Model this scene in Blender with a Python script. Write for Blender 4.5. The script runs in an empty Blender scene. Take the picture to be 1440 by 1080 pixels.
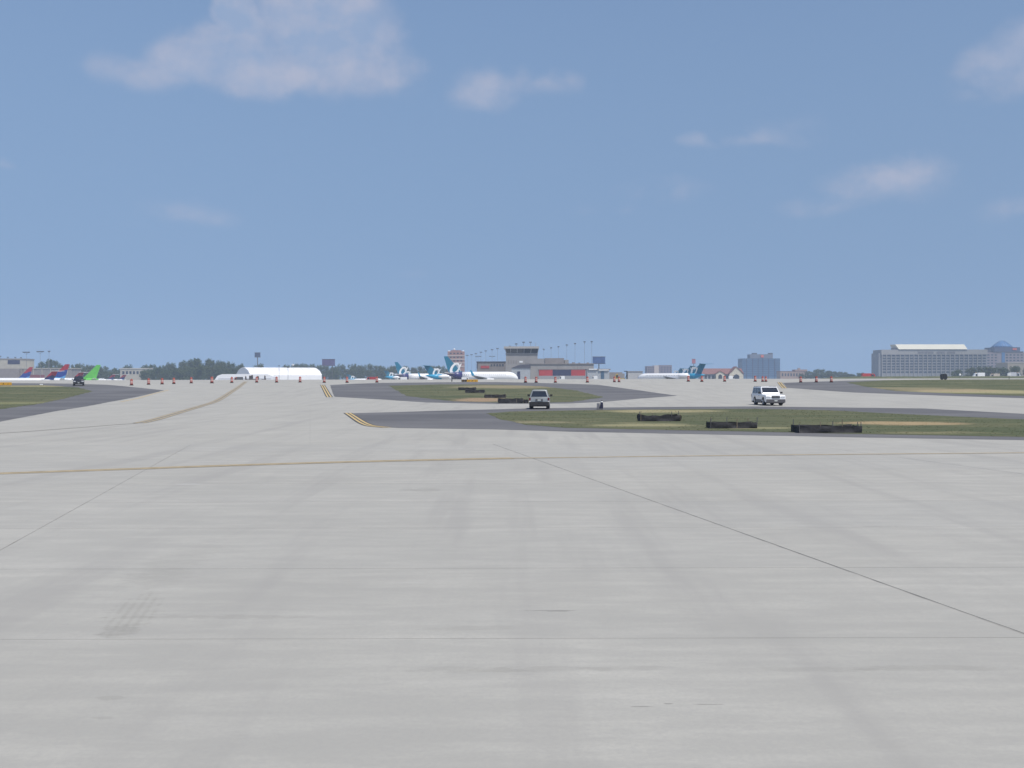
import bpy, bmesh, math, random
from mathutils import Vector, Matrix, noise as mnoise
R = math.radians
random.seed(7)
sc = bpy.context.scene
COL = sc.collection

# ------------------------------------------------------------------ camera
F = 1450.0; CAMZ = 2.85; CX, CY, HY = 720.0, 540.0, 532.0      # photo is 1440 x 1080
PITCH = math.atan((CY - HY) / F); ROLL = R(-0.11)
CAM_R = Matrix.Rotation(R(90) - PITCH, 3, 'X') @ Matrix.Rotation(ROLL, 3, 'Z')
CAM_P = Vector((0, 0, CAMZ))
cam = bpy.data.cameras.new('camera'); cam_o = bpy.data.objects.new('camera', cam); COL.objects.link(cam_o)
cam.sensor_width = 36; cam.lens = 36 * F / 1440; cam.clip_start = 0.1; cam.clip_end = 30000
cam_o.location = CAM_P; cam_o.rotation_euler = CAM_R.to_euler()
sc.camera = cam_o

# ------------------------------------------------------------------ light
SUN_EL, SUN_AZ = R(62), R(140)              # azimuth clockwise from +Y (the view direction)
SD = Vector((math.sin(SUN_AZ) * math.cos(SUN_EL), math.cos(SUN_AZ) * math.cos(SUN_EL), math.sin(SUN_EL)))
sun = bpy.data.lights.new('sun', 'SUN'); sun.energy = 4.2; sun.angle = R(0.53); sun.color = (1, .95, .87)
sun_o = bpy.data.objects.new('sun', sun); COL.objects.link(sun_o)
sun_o.rotation_euler = (-SD).to_track_quat('-Z', 'Y').to_euler(); sun_o.location = (60, -60, 120)
sc.view_settings.view_transform = 'Standard'; sc.view_settings.look = 'None'
sc.view_settings.exposure = 0.0; sc.view_settings.gamma = 1.0; sc.view_settings.use_curve_mapping = False
sc.cycles.use_denoising = True
sc.cycles.max_bounces = 6; sc.cycles.volume_bounces = 1

SKY_STRENGTH = 0.106
def make_world():
    w = bpy.data.worlds.new('World'); sc.world = w; w.use_nodes = True
    w.cycles.sampling_method = 'MANUAL'; w.cycles.sample_map_resolution = 256
    nt = w.node_tree; N = nt.nodes; L = nt.links; N.clear()
    def node(t, **k):
        n = N.new(t)
        for a, b in k.items(): setattr(n, a, b)
        return n
    def val(n, i, v):
        if isinstance(v, (int, float)): n.inputs[i].default_value = v
        else: L.new(v, n.inputs[i])
    def M(op, a, b=None, c=None, clamp=False):
        n = node('ShaderNodeMath', operation=op, use_clamp=clamp); val(n, 0, a)
        if b is not None: val(n, 1, b)
        if c is not None: val(n, 2, c)
        return n.outputs[0]
    def ss(x, lo, hi):
        n = node('ShaderNodeMapRange', interpolation_type='SMOOTHSTEP'); val(n, 0, x); val(n, 1, lo); val(n, 2, hi)
        n.inputs[3].default_value = 0; n.inputs[4].default_value = 1
        return n.outputs[0]
    sky = node('ShaderNodeTexSky', sky_type='NISHITA', sun_disc=False, sun_elevation=SUN_EL, sun_rotation=SUN_AZ,
               altitude=300, air_density=1.0, dust_density=1.2, ozone_density=3.0)
    hs = node('ShaderNodeHueSaturation'); hs.inputs['Hue'].default_value = .506; hs.inputs['Saturation'].default_value = SKY_SAT; hs.inputs['Value'].default_value = SKY_VAL
    L.new(sky.outputs[0], hs.inputs['Color'])
    tc = node('ShaderNodeTexCoord'); sep = node('ShaderNodeSeparateXYZ'); L.new(tc.outputs['Generated'], sep.inputs[0])
    X, Y, Z = sep.outputs
    # thick summer air: the lowest degrees of the sky look like the air a little above them, all the way round
    Z0 = M('MAXIMUM', Z, 0.0)
    zc = M('ADD', M('ADD', M('MULTIPLY', Z0, .04), .176), M('MULTIPLY', M('POWER', Z0, 3.0), .784))
    h0 = M('SQRT', M('MAXIMUM', M('SUBTRACT', 1.0, M('MULTIPLY', Z0, Z0)), 1e-5)); h1 = M('SQRT', M('MAXIMUM', M('SUBTRACT', 1.0, M('MULTIPLY', zc, zc)), 1e-5))
    kk = M('DIVIDE', h1, h0); sv = node('ShaderNodeCombineXYZ')
    L.new(M('MULTIPLY', X, kk), sv.inputs[0]); L.new(M('MULTIPLY', Y, kk), sv.inputs[1]); L.new(zc, sv.inputs[2]); L.new(sv.outputs[0], sky.inputs[0])
    az = M('ARCTAN2', X, Y); el = M('ARCSINE', Z)
    # warped coordinates so that cloud outlines are ragged
    cmb = node('ShaderNodeCombineXYZ'); L.new(az, cmb.inputs[0]); L.new(M('MULTIPLY', el, 1.25), cmb.inputs[1])
    def fbm(scale, detail, rough, off=(0, 0, 0), dist=0.0):
        n = node('ShaderNodeTexNoise', noise_dimensions='3D')
        mp = node('ShaderNodeMapping'); mp.inputs['Location'].default_value = off
        L.new(cmb.outputs[0], mp.inputs[0]); L.new(mp.outputs[0], n.inputs['Vector'])
        n.inputs['Scale'].default_value = scale; n.inputs['Detail'].default_value = detail
        n.inputs['Roughness'].default_value = rough; n.inputs['Distortion'].default_value = dist
        return n.outputs[0]
    n1 = fbm(17, 7, .55, (0, 0, 1.3))
    n2 = fbm(17, 7, .55, (-.009, .018, 1.3))       # sampled up and to the left, for bright upper-left edges painted into the clouds
    w1 = fbm(9, 3, .5, (3, 1, 5)); w2 = fbm(9, 3, .5, (7, 4, 2))
    azw = M('ADD', az, M('MULTIPLY', M('SUBTRACT', w1, .5), .05)); elw = M('ADD', el, M('MULTIPLY', M('SUBTRACT', w2, .5), .035))
    clouds = [(195, 104, 80, 42, .42), (275, 100, 85, 52, .68), (342, 45, 34, 62, .95), (350, 98, 90, 60, 1.0), (460, 62, 110, 92, 1.05), (535, 92, 75, 62, .65),
              (680, 128, 62, 50, .50), (722, 112, 40, 36, .42), (772, 122, 55, 34, .42), (985, 197, 34, 18, .42), (1060, 186, 60, 24, .42),
              (1130, 182, 85, 32, .30), (850, 296, 62, 22, .30), (935, 274, 95, 30, .36), (1245, 262, 105, 50, .52), (1165, 290, 80, 30, .40),
              (1400, 105, 85, 50, .50), (1445, 85, 60, 60, .6), (1428, 292, 60, 30, .36), (255, 303, 80, 30, .40), (200, 318, 50, 16, .22),
              (2, 232, 24, 14, .34), (600, 382, 75, 16, .22)]
    tot = None
    for (px, py, rx, ry, a) in clouds:
        rx *= 1.18; ry *= 1.18
        d = (CAM_R @ Vector(((px - CX) / F, (CY - py) / F, -1))).normalized()
        a0 = math.atan2(d.x, d.y); e0 = math.asin(d.z)
        da = M('MULTIPLY', M('SUBTRACT', azw, a0), F / rx); de = M('MULTIPLY', M('SUBTRACT', elw, e0), F / ry)
        r2 = M('ADD', M('MULTIPLY', da, da), M('MULTIPLY', de, de))
        m = M('MULTIPLY', M('SUBTRACT', 1.0, r2, clamp=True), M('MULTIPLY', ss(de, -1.25, .1), a))
        tot = m if tot is None else M('SMOOTH_MAX', tot, m, .10)
    tot = M('MULTIPLY', M('MAXIMUM', M('SUBTRACT', tot, .05), 0.0), 1.22)
    # the same scattered fair-weather clouds go on outside the frame
    big = fbm(5.5, 4, .5, (2.2, 8.1, .4))
    out = M('MAXIMUM', ss(M('ABSOLUTE', az), .50, .60), ss(el, .37, .43))
    bg = M('MULTIPLY', M('MULTIPLY', ss(big, .55, .72), .8), M('MULTIPLY', out, ss(el, .02, .12)))
    tot = M('MAXIMUM', tot, bg)
    base = M('ADD', tot, M('MULTIPLY', M('SUBTRACT', n1, .5), M('MULTIPLY', ss(tot, 0, .25), 1.75)))
    dens = M('MULTIPLY', ss(base, .0, .95), ss(tot, 0, .60))
    lit = M('ADD', M('MULTIPLY', M('SUBTRACT', n1, n2), 2.4), M('SUBTRACT', .80, M('MULTIPLY', ss(base, .25, .95), .55)), clamp=True)  # painted cloud shading: bright thin edges, greyer thick middles
    cr = node('ShaderNodeMix', data_type='RGBA'); L.new(lit, cr.inputs[0])
    k = 1 / SKY_STRENGTH
    cr.inputs[6].default_value = (.33 * k, .42 * k, .60 * k, 1); cr.inputs[7].default_value = (.56 * k, .545 * k, .63 * k, 1)
    mx = node('ShaderNodeMix', data_type='RGBA'); L.new(M('MULTIPLY', dens, .68), mx.inputs[0])
    L.new(hs.outputs[0], mx.inputs[6]); L.new(cr.outputs[2], mx.inputs[7])
    bgn = node('ShaderNodeBackground'); bgn.inputs[1].default_value = SKY_STRENGTH
    L.new(mx.outputs[2], bgn.inputs[0])
    o = node('ShaderNodeOutputWorld'); L.new(bgn.outputs[0], o.inputs[0])
SKY_SAT, SKY_VAL = 1.02, 1.0
make_world()

# ------------------------------------------------------------------ ground shape and measuring
def smooth(t): t = max(0.0, min(1.0, t)); return t * t * (3 - 2 * t)
def zf(Y):
    """height of the airfield along the view axis: flat, a long rise to a crest, then the lower far apron"""
    if Y < 270: return 2.6 * smooth((Y - 100) / 170)
    return 2.6 - 2.0 * smooth((Y - 270) / 150)
def zf2(X, Y):                                    # the far apron lies lower on the left
    z = zf(Y)
    return z - 2.3 * smooth((-130 - X) / 25) * smooth((Y - 430) / 60)
STATIONS = [-80, -20, 0, 44.4] + [100 + 5 * i for i in range(65)] + [430, 500, 700, 1000, 1500, 2500, 4500, 8000]
def zlin(Y):                                     # the same profile, linear between stations (what the mesh is)
    for a, b in zip(STATIONS, STATIONS[1:]):
        if a <= Y <= b:
            t = (Y - a) / (b - a); return zf(a) * (1 - t) + zf(b) * t
    return zf(Y)
def ray(px, py): return CAM_R @ Vector(((px - CX) / F, (CY - py) / F, -1))
def at(px, py, D):                               # point seen at a photo pixel at forward distance D
    d = ray(px, py); return CAM_P + d * (D / d.y)
def gp(px, py):                                  # ground point seen at a photo pixel (near side of the crest)
    d = ray(px, py); lo, hi = 2.0, 272.0
    def f(D): return CAMZ + d.z * D / d.y - zlin(D)
    if f(hi) > 0: D = hi
    else:
        for _ in range(50):
            m = (lo + hi) / 2
            if f(m) > 0: lo = m
            else: hi = m
        D = lo
    return Vector((d.x * D / d.y, D, zlin(D)))

# ------------------------------------------------------------------ materials
MATS = {}
def mat(name, col, rough=.6, metal=0.0, var=.12, scale=1.5, bump=0.0, spec=.5, stretch=(1, 1, 1), detail=5):
    if name in MATS: return MATS[name]
    m = bpy.data.materials.new(name); m.use_nodes = True; MATS[name] = m
    nt = m.node_tree; b = nt.nodes['Principled BSDF']; L = nt.links
    b.inputs['Roughness'].default_value = rough; b.inputs['Metallic'].default_value = metal
    b.inputs['Specular IOR Level'].default_value = spec
    tc = nt.nodes.new('ShaderNodeTexCoord'); mp = nt.nodes.new('ShaderNodeMapping'); mp.inputs['Scale'].default_value = stretch
    n = nt.nodes.new('ShaderNodeTexNoise'); n.inputs['Scale'].default_value = scale; n.inputs['Detail'].default_value = detail
    L.new(tc.outputs['Object'], mp.inputs[0]); L.new(mp.outputs[0], n.inputs['Vector'])
    cr = nt.nodes.new('ShaderNodeValToRGB'); cr.color_ramp.elements[0].position = .3; cr.color_ramp.elements[1].position = .7
    cr.color_ramp.elements[0].color = tuple(c * (1 - var) for c in col) + (1,)
    cr.color_ramp.elements[1].color = tuple(min(1, c * (1 + var)) for c in col) + (1,)
    L.new(n.outputs[0], cr.inputs[0]); L.new(cr.outputs[0], b.inputs['Base Color'])
    if bump:
        bp = nt.nodes.new('ShaderNodeBump'); bp.inputs['Strength'].default_value = bump; bp.inputs['Distance'].default_value = .02
        L.new(n.outputs[0], bp.inputs['Height']); L.new(bp.outputs[0], b.inputs['Normal'])
    return m

class G:                                          # tiny node-graph helper for the bigger materials
    def __init__(s, name):
        s.m = bpy.data.materials.new(name); s.m.use_nodes = True; s.nt = s.m.node_tree
        s.b = s.nt.nodes['Principled BSDF']; s.L = s.nt.links; MATS[name] = s.m
        g = s.nt.nodes.new('ShaderNodeNewGeometry'); s.pos = g.outputs['Position']
        sp = s.nt.nodes.new('ShaderNodeSeparateXYZ'); s.L.new(s.pos, sp.inputs[0]); s.X, s.Y, s.Z = sp.outputs
    def set(s, n, i, v):
        if isinstance(v, (int, float)): n.inputs[i].default_value = v
        elif isinstance(v, tuple): n.inputs[i].default_value = v + (1,) if len(v) == 3 else v
        else: s.L.new(v, n.inputs[i])
    def M(s, op, a, b=None, clamp=False):
        n = s.nt.nodes.new('ShaderNodeMath'); n.operation = op; n.use_clamp = clamp; s.set(n, 0, a)
        if b is not None: s.set(n, 1, b)
        return n.outputs[0]
    def noise(s, scale, detail=5, rough=.5, stretch=(1, 1, 1), loc=(0, 0, 0), rot=0):
        mp = s.nt.nodes.new('ShaderNodeMapping'); mp.inputs['Scale'].default_value = stretch; mp.inputs['Location'].default_value = loc
        mp.inputs['Rotation'].default_value = (0, 0, rot)
        n = s.nt.nodes.new('ShaderNodeTexNoise'); n.inputs['Scale'].default_value = scale
        n.inputs['Detail'].default_value = detail; n.inputs['Roughness'].default_value = rough
        s.L.new(s.pos, mp.inputs[0]); s.L.new(mp.outputs[0], n.inputs['Vector']); return n.outputs[0]
    def ss(s, x, lo, hi, a=0.0, b=1.0):
        n = s.nt.nodes.new('ShaderNodeMapRange'); n.interpolation_type = 'SMOOTHSTEP'
        for i, v in enumerate((x, lo, hi, a, b)): s.set(n, i, v)
        return n.outputs[0]
    def mix(s, f, a, b, mode='MIX'):
        n = s.nt.nodes.new('ShaderNodeMix'); n.data_type = 'RGBA'; n.blend_type = mode
        s.set(n, 0, f); s.set(n, 6, a); s.set(n, 7, b); return n.outputs[2]
    def blob(s, cx, cy, rx, ry, warp=None, ang=0.0):       # soft elliptical patch in world metres
        dx = s.M('SUBTRACT', s.X, cx); dy = s.M('SUBTRACT', s.Y, cy)
        c, sn = math.cos(ang), math.sin(ang)
        u = s.M('ADD', s.M('MULTIPLY', dx, c / rx), s.M('MULTIPLY', dy, sn / rx))
        v = s.M('ADD', s.M('MULTIPLY', dx, -sn / ry), s.M('MULTIPLY', dy, c / ry))
        r = s.M('ADD', s.M('MULTIPLY', u, u), s.M('MULTIPLY', v, v))
        if warp is not None: r = s.M('ADD', r, warp)
        return s.ss(r, 1.0, .25)
    def bump(s, h, st, dist=.02):
        n = s.nt.nodes.new('ShaderNodeBump'); n.inputs['Strength'].default_value = st; n.inputs['Distance'].default_value = dist
        s.L.new(h, n.inputs['Height']); s.L.new(n.outputs[0], s.b.inputs['Normal'])

def concrete(name, slab):
    g = G(name)
    streak = g.noise(1.0, 8, .68, (.5, 2.2, 1)); streak2 = g.noise(1.0, 7, .65, (.16, .7, 1), (11, 4, 0)); track = g.noise(1.0, 5, .55, (.9, .06, 1), (3, 0, 0), -.19)
    cloud = g.noise(.16, 5, .55); fine = g.noise(26, 4, .7); speck = g.noise(9, 6, .75, (1, 1.6, 1))
    col = g.mix(g.ss(cloud, .3, .7), (.390, .378, .341), (.436, .423, .383))
    col = g.mix(g.ss(streak, .40, .66), g.mix(.36, col, (.27, .265, .245)), col)
    col = g.mix(g.ss(streak2, .36, .6), g.mix(.20, col, (.29, .285, .265)), col)
    col = g.mix(g.ss(track, .48, .68, 0, .55), col, (.30, .29, .27))
    col = g.mix(g.ss(streak, .62, .80, 0, .42), col, (.52, .51, .48))
    col = g.mix(g.ss(fine, .35, .65, 0, .34), col, (.30, .295, .28))
    col = g.mix(g.ss(speck, .60, .78, 0, .5), col, (.25, .245, .23))
    if slab:
        oi = g.nt.nodes.new('ShaderNodeObjectInfo')
        col = g.mix(g.M('MULTIPLY', oi.outputs['Random'], .22), col, (.31, .31, .30))
        wv = g.M('MULTIPLY', g.M('SUBTRACT', g.noise(3.0, 7, .75, (1, 2.2, 1)), .5), 5.0)
        def stain(col, px, py, rx, ry, a, c=(.2, .195, .175), ang=0.0):
            p = gp(px, py); return g.mix(g.M('MULTIPLY', g.blob(p.x, p.y, rx, ry, wv, ang), a), col, c)
        # tread-block print of a heavy tyre: slanted bars inside the patch
        q0, q1 = gp(188, 852), gp(210, 824); sl = (q1.x - q0.x) / (q1.y - q0.y)
        bars = g.ss(g.M('SINE', g.M('MULTIPLY', g.M('SUBTRACT', g.X, g.M('MULTIPLY', g.Y, sl)), 58)), -.4, .7)
        q0, q1 = gp(168, 893), gp(207, 840); p = (q0 + q1) / 2; d = q1 - q0
        f = g.M('MULTIPLY', g.blob(p.x, p.y, d.length * .62, .34, wv, math.atan2(d.y, d.x)), g.M('ADD', g.M('MULTIPLY', bars, .14), .09))
        col = g.mix(f, col, (.2, .195, .17))
        col = stain(col, 172, 890, .24, .35, .24)
        col = stain(col, 155, 985, .14, .08, .2); col = stain(col, 145, 1013, .10, .05, .2)
        col = stain(col, 225, 815, .5, .9, .10); col = stain(col, 250, 790, .5, 2.0, .10)
        col = stain(col, 660, 945, .75, .14, .17); col = stain(col, 760, 944, .8, .12, .16); col = stain(col, 880, 943, .5, .10, .14)
        col = stain(col, 660, 886, .6, .14, .16); col = stain(col, 300, 870, 1.3, .12, .2)
        col = stain(col, 1300, 943, .9, .12, .2); col = stain(col, 1150, 944, .8, .1, .14)
        col = stain(col, 600, 690, .4, .6, .22); col = stain(col, 572, 690, .25, .4, .18)
        col = stain(col, 262, 682, .5, .10, .45, (.60, .60, .58))
        col = stain(col, 768, 861, .42, .03, .4, (.1, .1, .095)); col = stain(col, 780, 862, .2, .02, .35, (.1, .1, .095))
        for a, b, r_ in ((905, 997, .14), (940, 993, .05), (995, 994, .13), (1240, 742, .4)): col = stain(col, a, b, r_, .018, .42, (.11, .11, .10))
    else:
        # beyond the built slabs the joints are too far off to be told apart: shallow saw-cut lines
        for ax, sp, off in ((g.Y, 4.6, 2.4),):
            fr = g.M('FRACT', g.M('DIVIDE', g.M('ADD', ax, off), sp)); ln = g.ss(g.M('ABSOLUTE', g.M('SUBTRACT', fr, .5)), .490, .497)
            col = g.mix(g.M('MULTIPLY', ln, .22), col, (.2, .2, .19))
        u = g.M('ADD', g.X, g.M('MULTIPLY', g.Y, .196)); fr = g.M('FRACT', g.M('DIVIDE', u, 6.5)); ln = g.ss(g.M('ABSOLUTE', g.M('SUBTRACT', fr, .5)), .493, .498)
        col = g.mix(g.M('MULTIPLY', ln, .14), col, (.2, .2, .19))
    g.L.new(col, g.b.inputs['Base Color']); g.b.inputs['Roughness'].default_value = .85; g.b.inputs['Specular IOR Level'].default_value = .25
    h = g.M('ADD', g.M('MULTIPLY', g.noise(1, 3, .5, (.3, 60, 1)), .5), g.M('MULTIPLY', fine, .5)); g.bump(h, .25, .004)
    return g.m
def asphalt():
    g = G('asphalt')
    a = g.noise(.11, 6, .6, (.5, 1, 1)); b = g.noise(6, 5, .7); c = g.noise(.8, 6, .65, (.3, 2, 1), (5, 0, 0))
    col = g.mix(g.ss(a, .35, .65), (.106, .105, .110), (.154, .152, .155))
    col = g.mix(g.ss(c, .58, .75, 0, .5), col, (.23, .225, .215)); col = g.mix(g.ss(b, .4, .6, 0, .3), col, (.09, .09, .096))
    g.L.new(col, g.b.inputs['Base Color']); g.b.inputs['Roughness'].default_value = .85; g.b.inputs['Specular IOR Level'].default_value = .3
    g.bump(b, .4, .01); return g.m
def grass(name):
    g = G(name)
    a = g.noise(.14, 6, .62, (.45, 1, 1)); b = g.noise(2.2, 6, .7); c = g.noise(.5, 6, .65, (.35, 1.2, 1), (9, 2, 0))
    col = g.mix(g.ss(a, .35, .65), (.074, .094, .05), (.122, .128, .072))
    col = g.mix(g.ss(b, .35, .65, 0, .55), col, (.112, .110, .068)); col = g.mix(g.ss(c, .54, .72, 0, .75), col, (.25, .225, .13))
    wv = g.M('MULTIPLY', g.M('SUBTRACT', c, .5), 3.0)
    for px, py, rx, ry, k, cc in ((1265, 595.5, 4.6, 3.2, .85, (.36, .27, .16)), (715, 544, 12, 11, .7, (.30, .25, .16)), (680, 562.5, 4.5, 9, .8, (.34, .24, .16)),
                               (930, 578.5, 6, 4.5, .8, (.33, .29, .17)), (900, 598, 4.2, 2.2, .7, (.32, .29, .17)), (1065, 602, 3, 1.6, .6, (.30, .28, .16)),
                               (1380, 551, 14, 10, .8, (.33, .30, .17)), (1330, 549, 9, 9, .7, (.34, .27, .17)), (1310, 609, 3, 1.2, .4, (.30, .26, .15)),
                               (1250, 546, 14, 7, .6, (.28, .24, .15)), (20, 567, 6, 6, .5, (.26, .25, .13)), (750, 594, 3, 2.2, .5, (.30, .26, .17)),
                               (60, 543, 16, 5, .7, (.34, .30, .17))):
        p = gp(px, py); col = g.mix(g.M('MULTIPLY', g.blob(p.x, p.y, rx, ry, wv), k), col, cc)
    g.L.new(col, g.b.inputs['Base Color']); g.b.inputs['Roughness'].default_value = .95; g.b.inputs['Specular IOR Level'].default_value = .1
    g.bump(b, .8, .06); return g.m
def yellow_paint():
    g = G('yellow_paint')
    a = g.noise(7, 6, .75); col = g.mix(g.ss(a, .45, .7, 0, .8), (.56, .40, .15), (.42, .37, .28))
    g.L.new(col, g.b.inputs['Base Color']); g.b.inputs['Roughness'].default_value = .7; return g.m
M_CON, M_SLAB, M_ASP, M_GRASS, M_YEL = concrete('concrete_far', 0), concrete('concrete_slab', 1), asphalt(), grass('grass'), yellow_paint()
M_BLACK_LINE = mat('black_paint', (.07, .07, .068), .8, var=.3, scale=3)
M_SEAL = mat('joint_sealant', (.25, .24, .215), .8, var=.35, scale=2)

# ------------------------------------------------------------------ mesh helpers
def link(o, parent=None):
    COL.objects.link(o)
    if parent is not None: o.parent = parent
    return o
def tag(o, label, cat, group=None):
    o['label'] = label; o['category'] = cat
    if group: o['group'] = group
    return o
def empty(name, loc=(0, 0, 0), rz=0.0):
    o = bpy.data.objects.new(name, None); link(o); o.location = loc; o.rotation_euler = (0, 0, rz); o.empty_display_size = .3
    return o
def copy_tree(o, parent=None):
    c = o.copy(); link(c, parent)
    for ch in list(o.children): copy_tree(ch, c)
    return c
class MB:
    def __init__(s): s.v = []; s.f = []
    def add(s, vs, fs):
        k = len(s.v); s.v += [tuple(v) for v in vs]; s.f += [tuple(i + k for i in f) for f in fs]; return s
    def box(s, x0, x1, y0, y1, z0, z1):
        return s.hexa([(x0, y0, z0), (x1, y0, z0), (x1, y1, z0), (x0, y1, z0)], [(x0, y0, z1), (x1, y0, z1), (x1, y1, z1), (x0, y1, z1)])
    def hexa(s, lo, hi):
        return s.add(list(lo) + list(hi), [(3, 2, 1, 0), (4, 5, 6, 7), (0, 1, 5, 4), (1, 2, 6, 5), (2, 3, 7, 6), (3, 0, 4, 7)])
    def prism(s, pts, axis, a, b):               # polygon in the two other axes, extruded along axis from a to b
        def put(p, t): return {'x': (t, p[0], p[1]), 'y': (p[0], t, p[1]), 'z': (p[0], p[1], t)}[axis]
        n = len(pts)
        return s.add([put(p, a) for p in pts] + [put(p, b) for p in pts],
                     [tuple(range(n))[::-1], tuple(range(n, 2 * n))] + [(i, (i + 1) % n, n + (i + 1) % n, n + i) for i in range(n)])
    def tube(s, p0, p1, r0, r1=None, n=8):
        r1 = r0 if r1 is None else r1
        p0, p1 = Vector(p0), Vector(p1); d = (p1 - p0).normalized()
        a = d.orthogonal().normalized(); b = d.cross(a)
        vs = [p0 + (a * math.cos(t) + b * math.sin(t)) * r0 for t in [2 * math.pi * i / n for i in range(n)]]
        vs += [p1 + (a * math.cos(t) + b * math.sin(t)) * r1 for t in [2 * math.pi * i / n for i in range(n)]]
        return s.add(vs, [tuple(range(n))[::-1], tuple(range(n, 2 * n))] + [(i, (i + 1) % n, n + (i + 1) % n, n + i) for i in range(n)])
    def lathe(s, prof, n=14, c=(0, 0)):          # profile of (radius, z) about a vertical axis
        vs = []; fs = []
        for r, z in prof:
            for i in range(n):
                t = 2 * math.pi * i / n; vs.append((c[0] + r * math.cos(t), c[1] + r * math.sin(t), z))
        for k in range(len(prof) - 1):
            for i in range(n): fs.append((k * n + i, k * n + (i + 1) % n, (k + 1) * n + (i + 1) % n, (k + 1) * n + i))
        fs += [tuple(range(n))[::-1], tuple(range((len(prof) - 1) * n, len(prof) * n))]
        return s.add(vs, fs)
    def rings(s, rings):                          # loft through equal-length rings, capped
        n = len(rings[0]); vs = [p for r in rings for p in r]; fs = []
        for k in range(len(rings) - 1):
            for i in range(n): fs.append((k * n + i, k * n + (i + 1) % n, (k + 1) * n + (i + 1) % n, (k + 1) * n + i))
        fs += [tuple(range(n))[::-1], tuple(range((len(rings) - 1) * n, len(rings) * n))]
        return s.add(vs, fs)
    def mesh(s, name, m, bevel=0.0, smooth_=False):
        me = bpy.data.meshes.new(name); me.from_pydata(s.v, [], s.f)
        bm = bmesh.new(); bm.from_mesh(me); bmesh.ops.recalc_face_normals(bm, faces=bm.faces)
        if bevel:
            es = [e for e in bm.edges if len(e.link_faces) == 2 and e.calc_face_angle(0) > .35]
            bmesh.ops.bevel(bm, geom=es, offset=bevel, segments=2, profile=.7, affect='EDGES', clamp_overlap=True)
        if smooth_:
            for f in bm.faces: f.smooth = True
        bm.to_mesh(me); bm.free()
        if m is not None: me.materials.append(m)
        return me
    def build(s, name, m, parent=None, bevel=0.0, smooth_=False):
        return link(bpy.data.objects.new(name, s.mesh(name, m, bevel, smooth_)), parent)

# ------------------------------------------------------------------ the airfield surfaces
def sheet(name, pts, off, m, parent=None, kind='structure', xs=()):
    """flat outline in (X, Y), cut at the ground stations and laid on the ground profile"""
    bm = bmesh.new(); vs = [bm.verts.new((p[0], p[1], 0)) for p in pts]; f = bm.faces.new(vs)
    if f.normal.z < 0 or sum(a[0] * b[1] - b[0] * a[1] for a, b in zip(pts, list(pts[1:]) + [pts[0]])) < 0: f.normal_flip()
    lo, hi = min(p[1] for p in pts), max(p[1] for p in pts)
    for st in STATIONS:
        if lo < st < hi:
            bmesh.ops.bisect_plane(bm, geom=bm.verts[:] + bm.edges[:] + bm.faces[:], plane_co=(0, st, 0), plane_no=(0, 1, 0), dist=1e-5)
    bmesh.ops.triangulate(bm, faces=bm.faces[:])
    for v in bm.verts: v.co.z = zlin(v.co.y) + off
    me = bpy.data.meshes.new(name); bm.to_mesh(me); bm.free(); me.materials.append(m)
    o = link(bpy.data.objects.new(name, me), parent)
    if parent is None: o['kind'] = kind
    return o
def spline(pts, n=10, closed=True):               # Catmull-Rom through outline points
    out = []; N_ = len(pts)
    rng = range(N_) if closed else range(N_ - 1)
    for i in rng:
        if closed: p0, p1, p2, p3 = (pts[(i + k - 1) % N_] for k in range(4))
        else: p0, p1, p2, p3 = pts[max(i - 1, 0)], pts[i], pts[i + 1], pts[min(i + 2, N_ - 1)]
        for k in range(n):
            t = k / n
            out.append(tuple(.5 * ((2 * b) + (-a + c) * t + (2 * a - 5 * b + 4 * c - d) * t * t + (-a + 3 * b - 3 * c + d) * t ** 3) for a, b, c, d in zip(p0, p1, p2, p3)))
    if not closed: out.append(tuple(pts[-1]))
    return out
def gpts(px): return [tuple(gp(x, y)[:2]) for x, y in px]
def ragged(pts, amp, sc_=.6):
    out = []
    for i, (x, y) in enumerate(pts):
        q = pts[(i + 1) % len(pts)]
        n = max(1, int(math.hypot(q[0] - x, q[1] - y) / .8)); n = min(n, 40)
        for k in range(n):
            t = k / n; X = x + (q[0] - x) * t; Y = y + (q[1] - y) * t
            v = mnoise.noise_vector(Vector((X * sc_, Y * sc_, 3.1))); out.append((X + v.x * amp, Y + v.y * amp))
    return out

ground = sheet('ground', [(-6000, -80), (6000, -80), (6000, 8000), (-6000, 8000)], -.06, M_GRASS)
for v in ground.data.vertices:
    if v.co.y > 421: v.co.z = -2.4                # the land falls away behind the crest
apron = sheet('apron', [(-420, -60), (520, -60), (520, 1600), (-130, 1600), (-130, 430), (-420, 430)], 0.0, M_CON)
def lower_apron():
    mb = MB(); xs = [-800, -300, -155, -150, -145, -140, -135, -130]; ys = [430, 440, 450, 460, 470, 480, 490, 1600]
    for y in ys: mb.v += [(x, y, zf2(x, y)) for x in xs]
    n = len(xs); mb.f = [(i + j * n, i + 1 + j * n, i + 1 + (j + 1) * n, i + (j + 1) * n) for j in range(len(ys) - 1) for i in range(n - 1)]
    o = mb.build('lower_apron', M_CON); o['kind'] = 'structure'
lower_apron()

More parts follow.
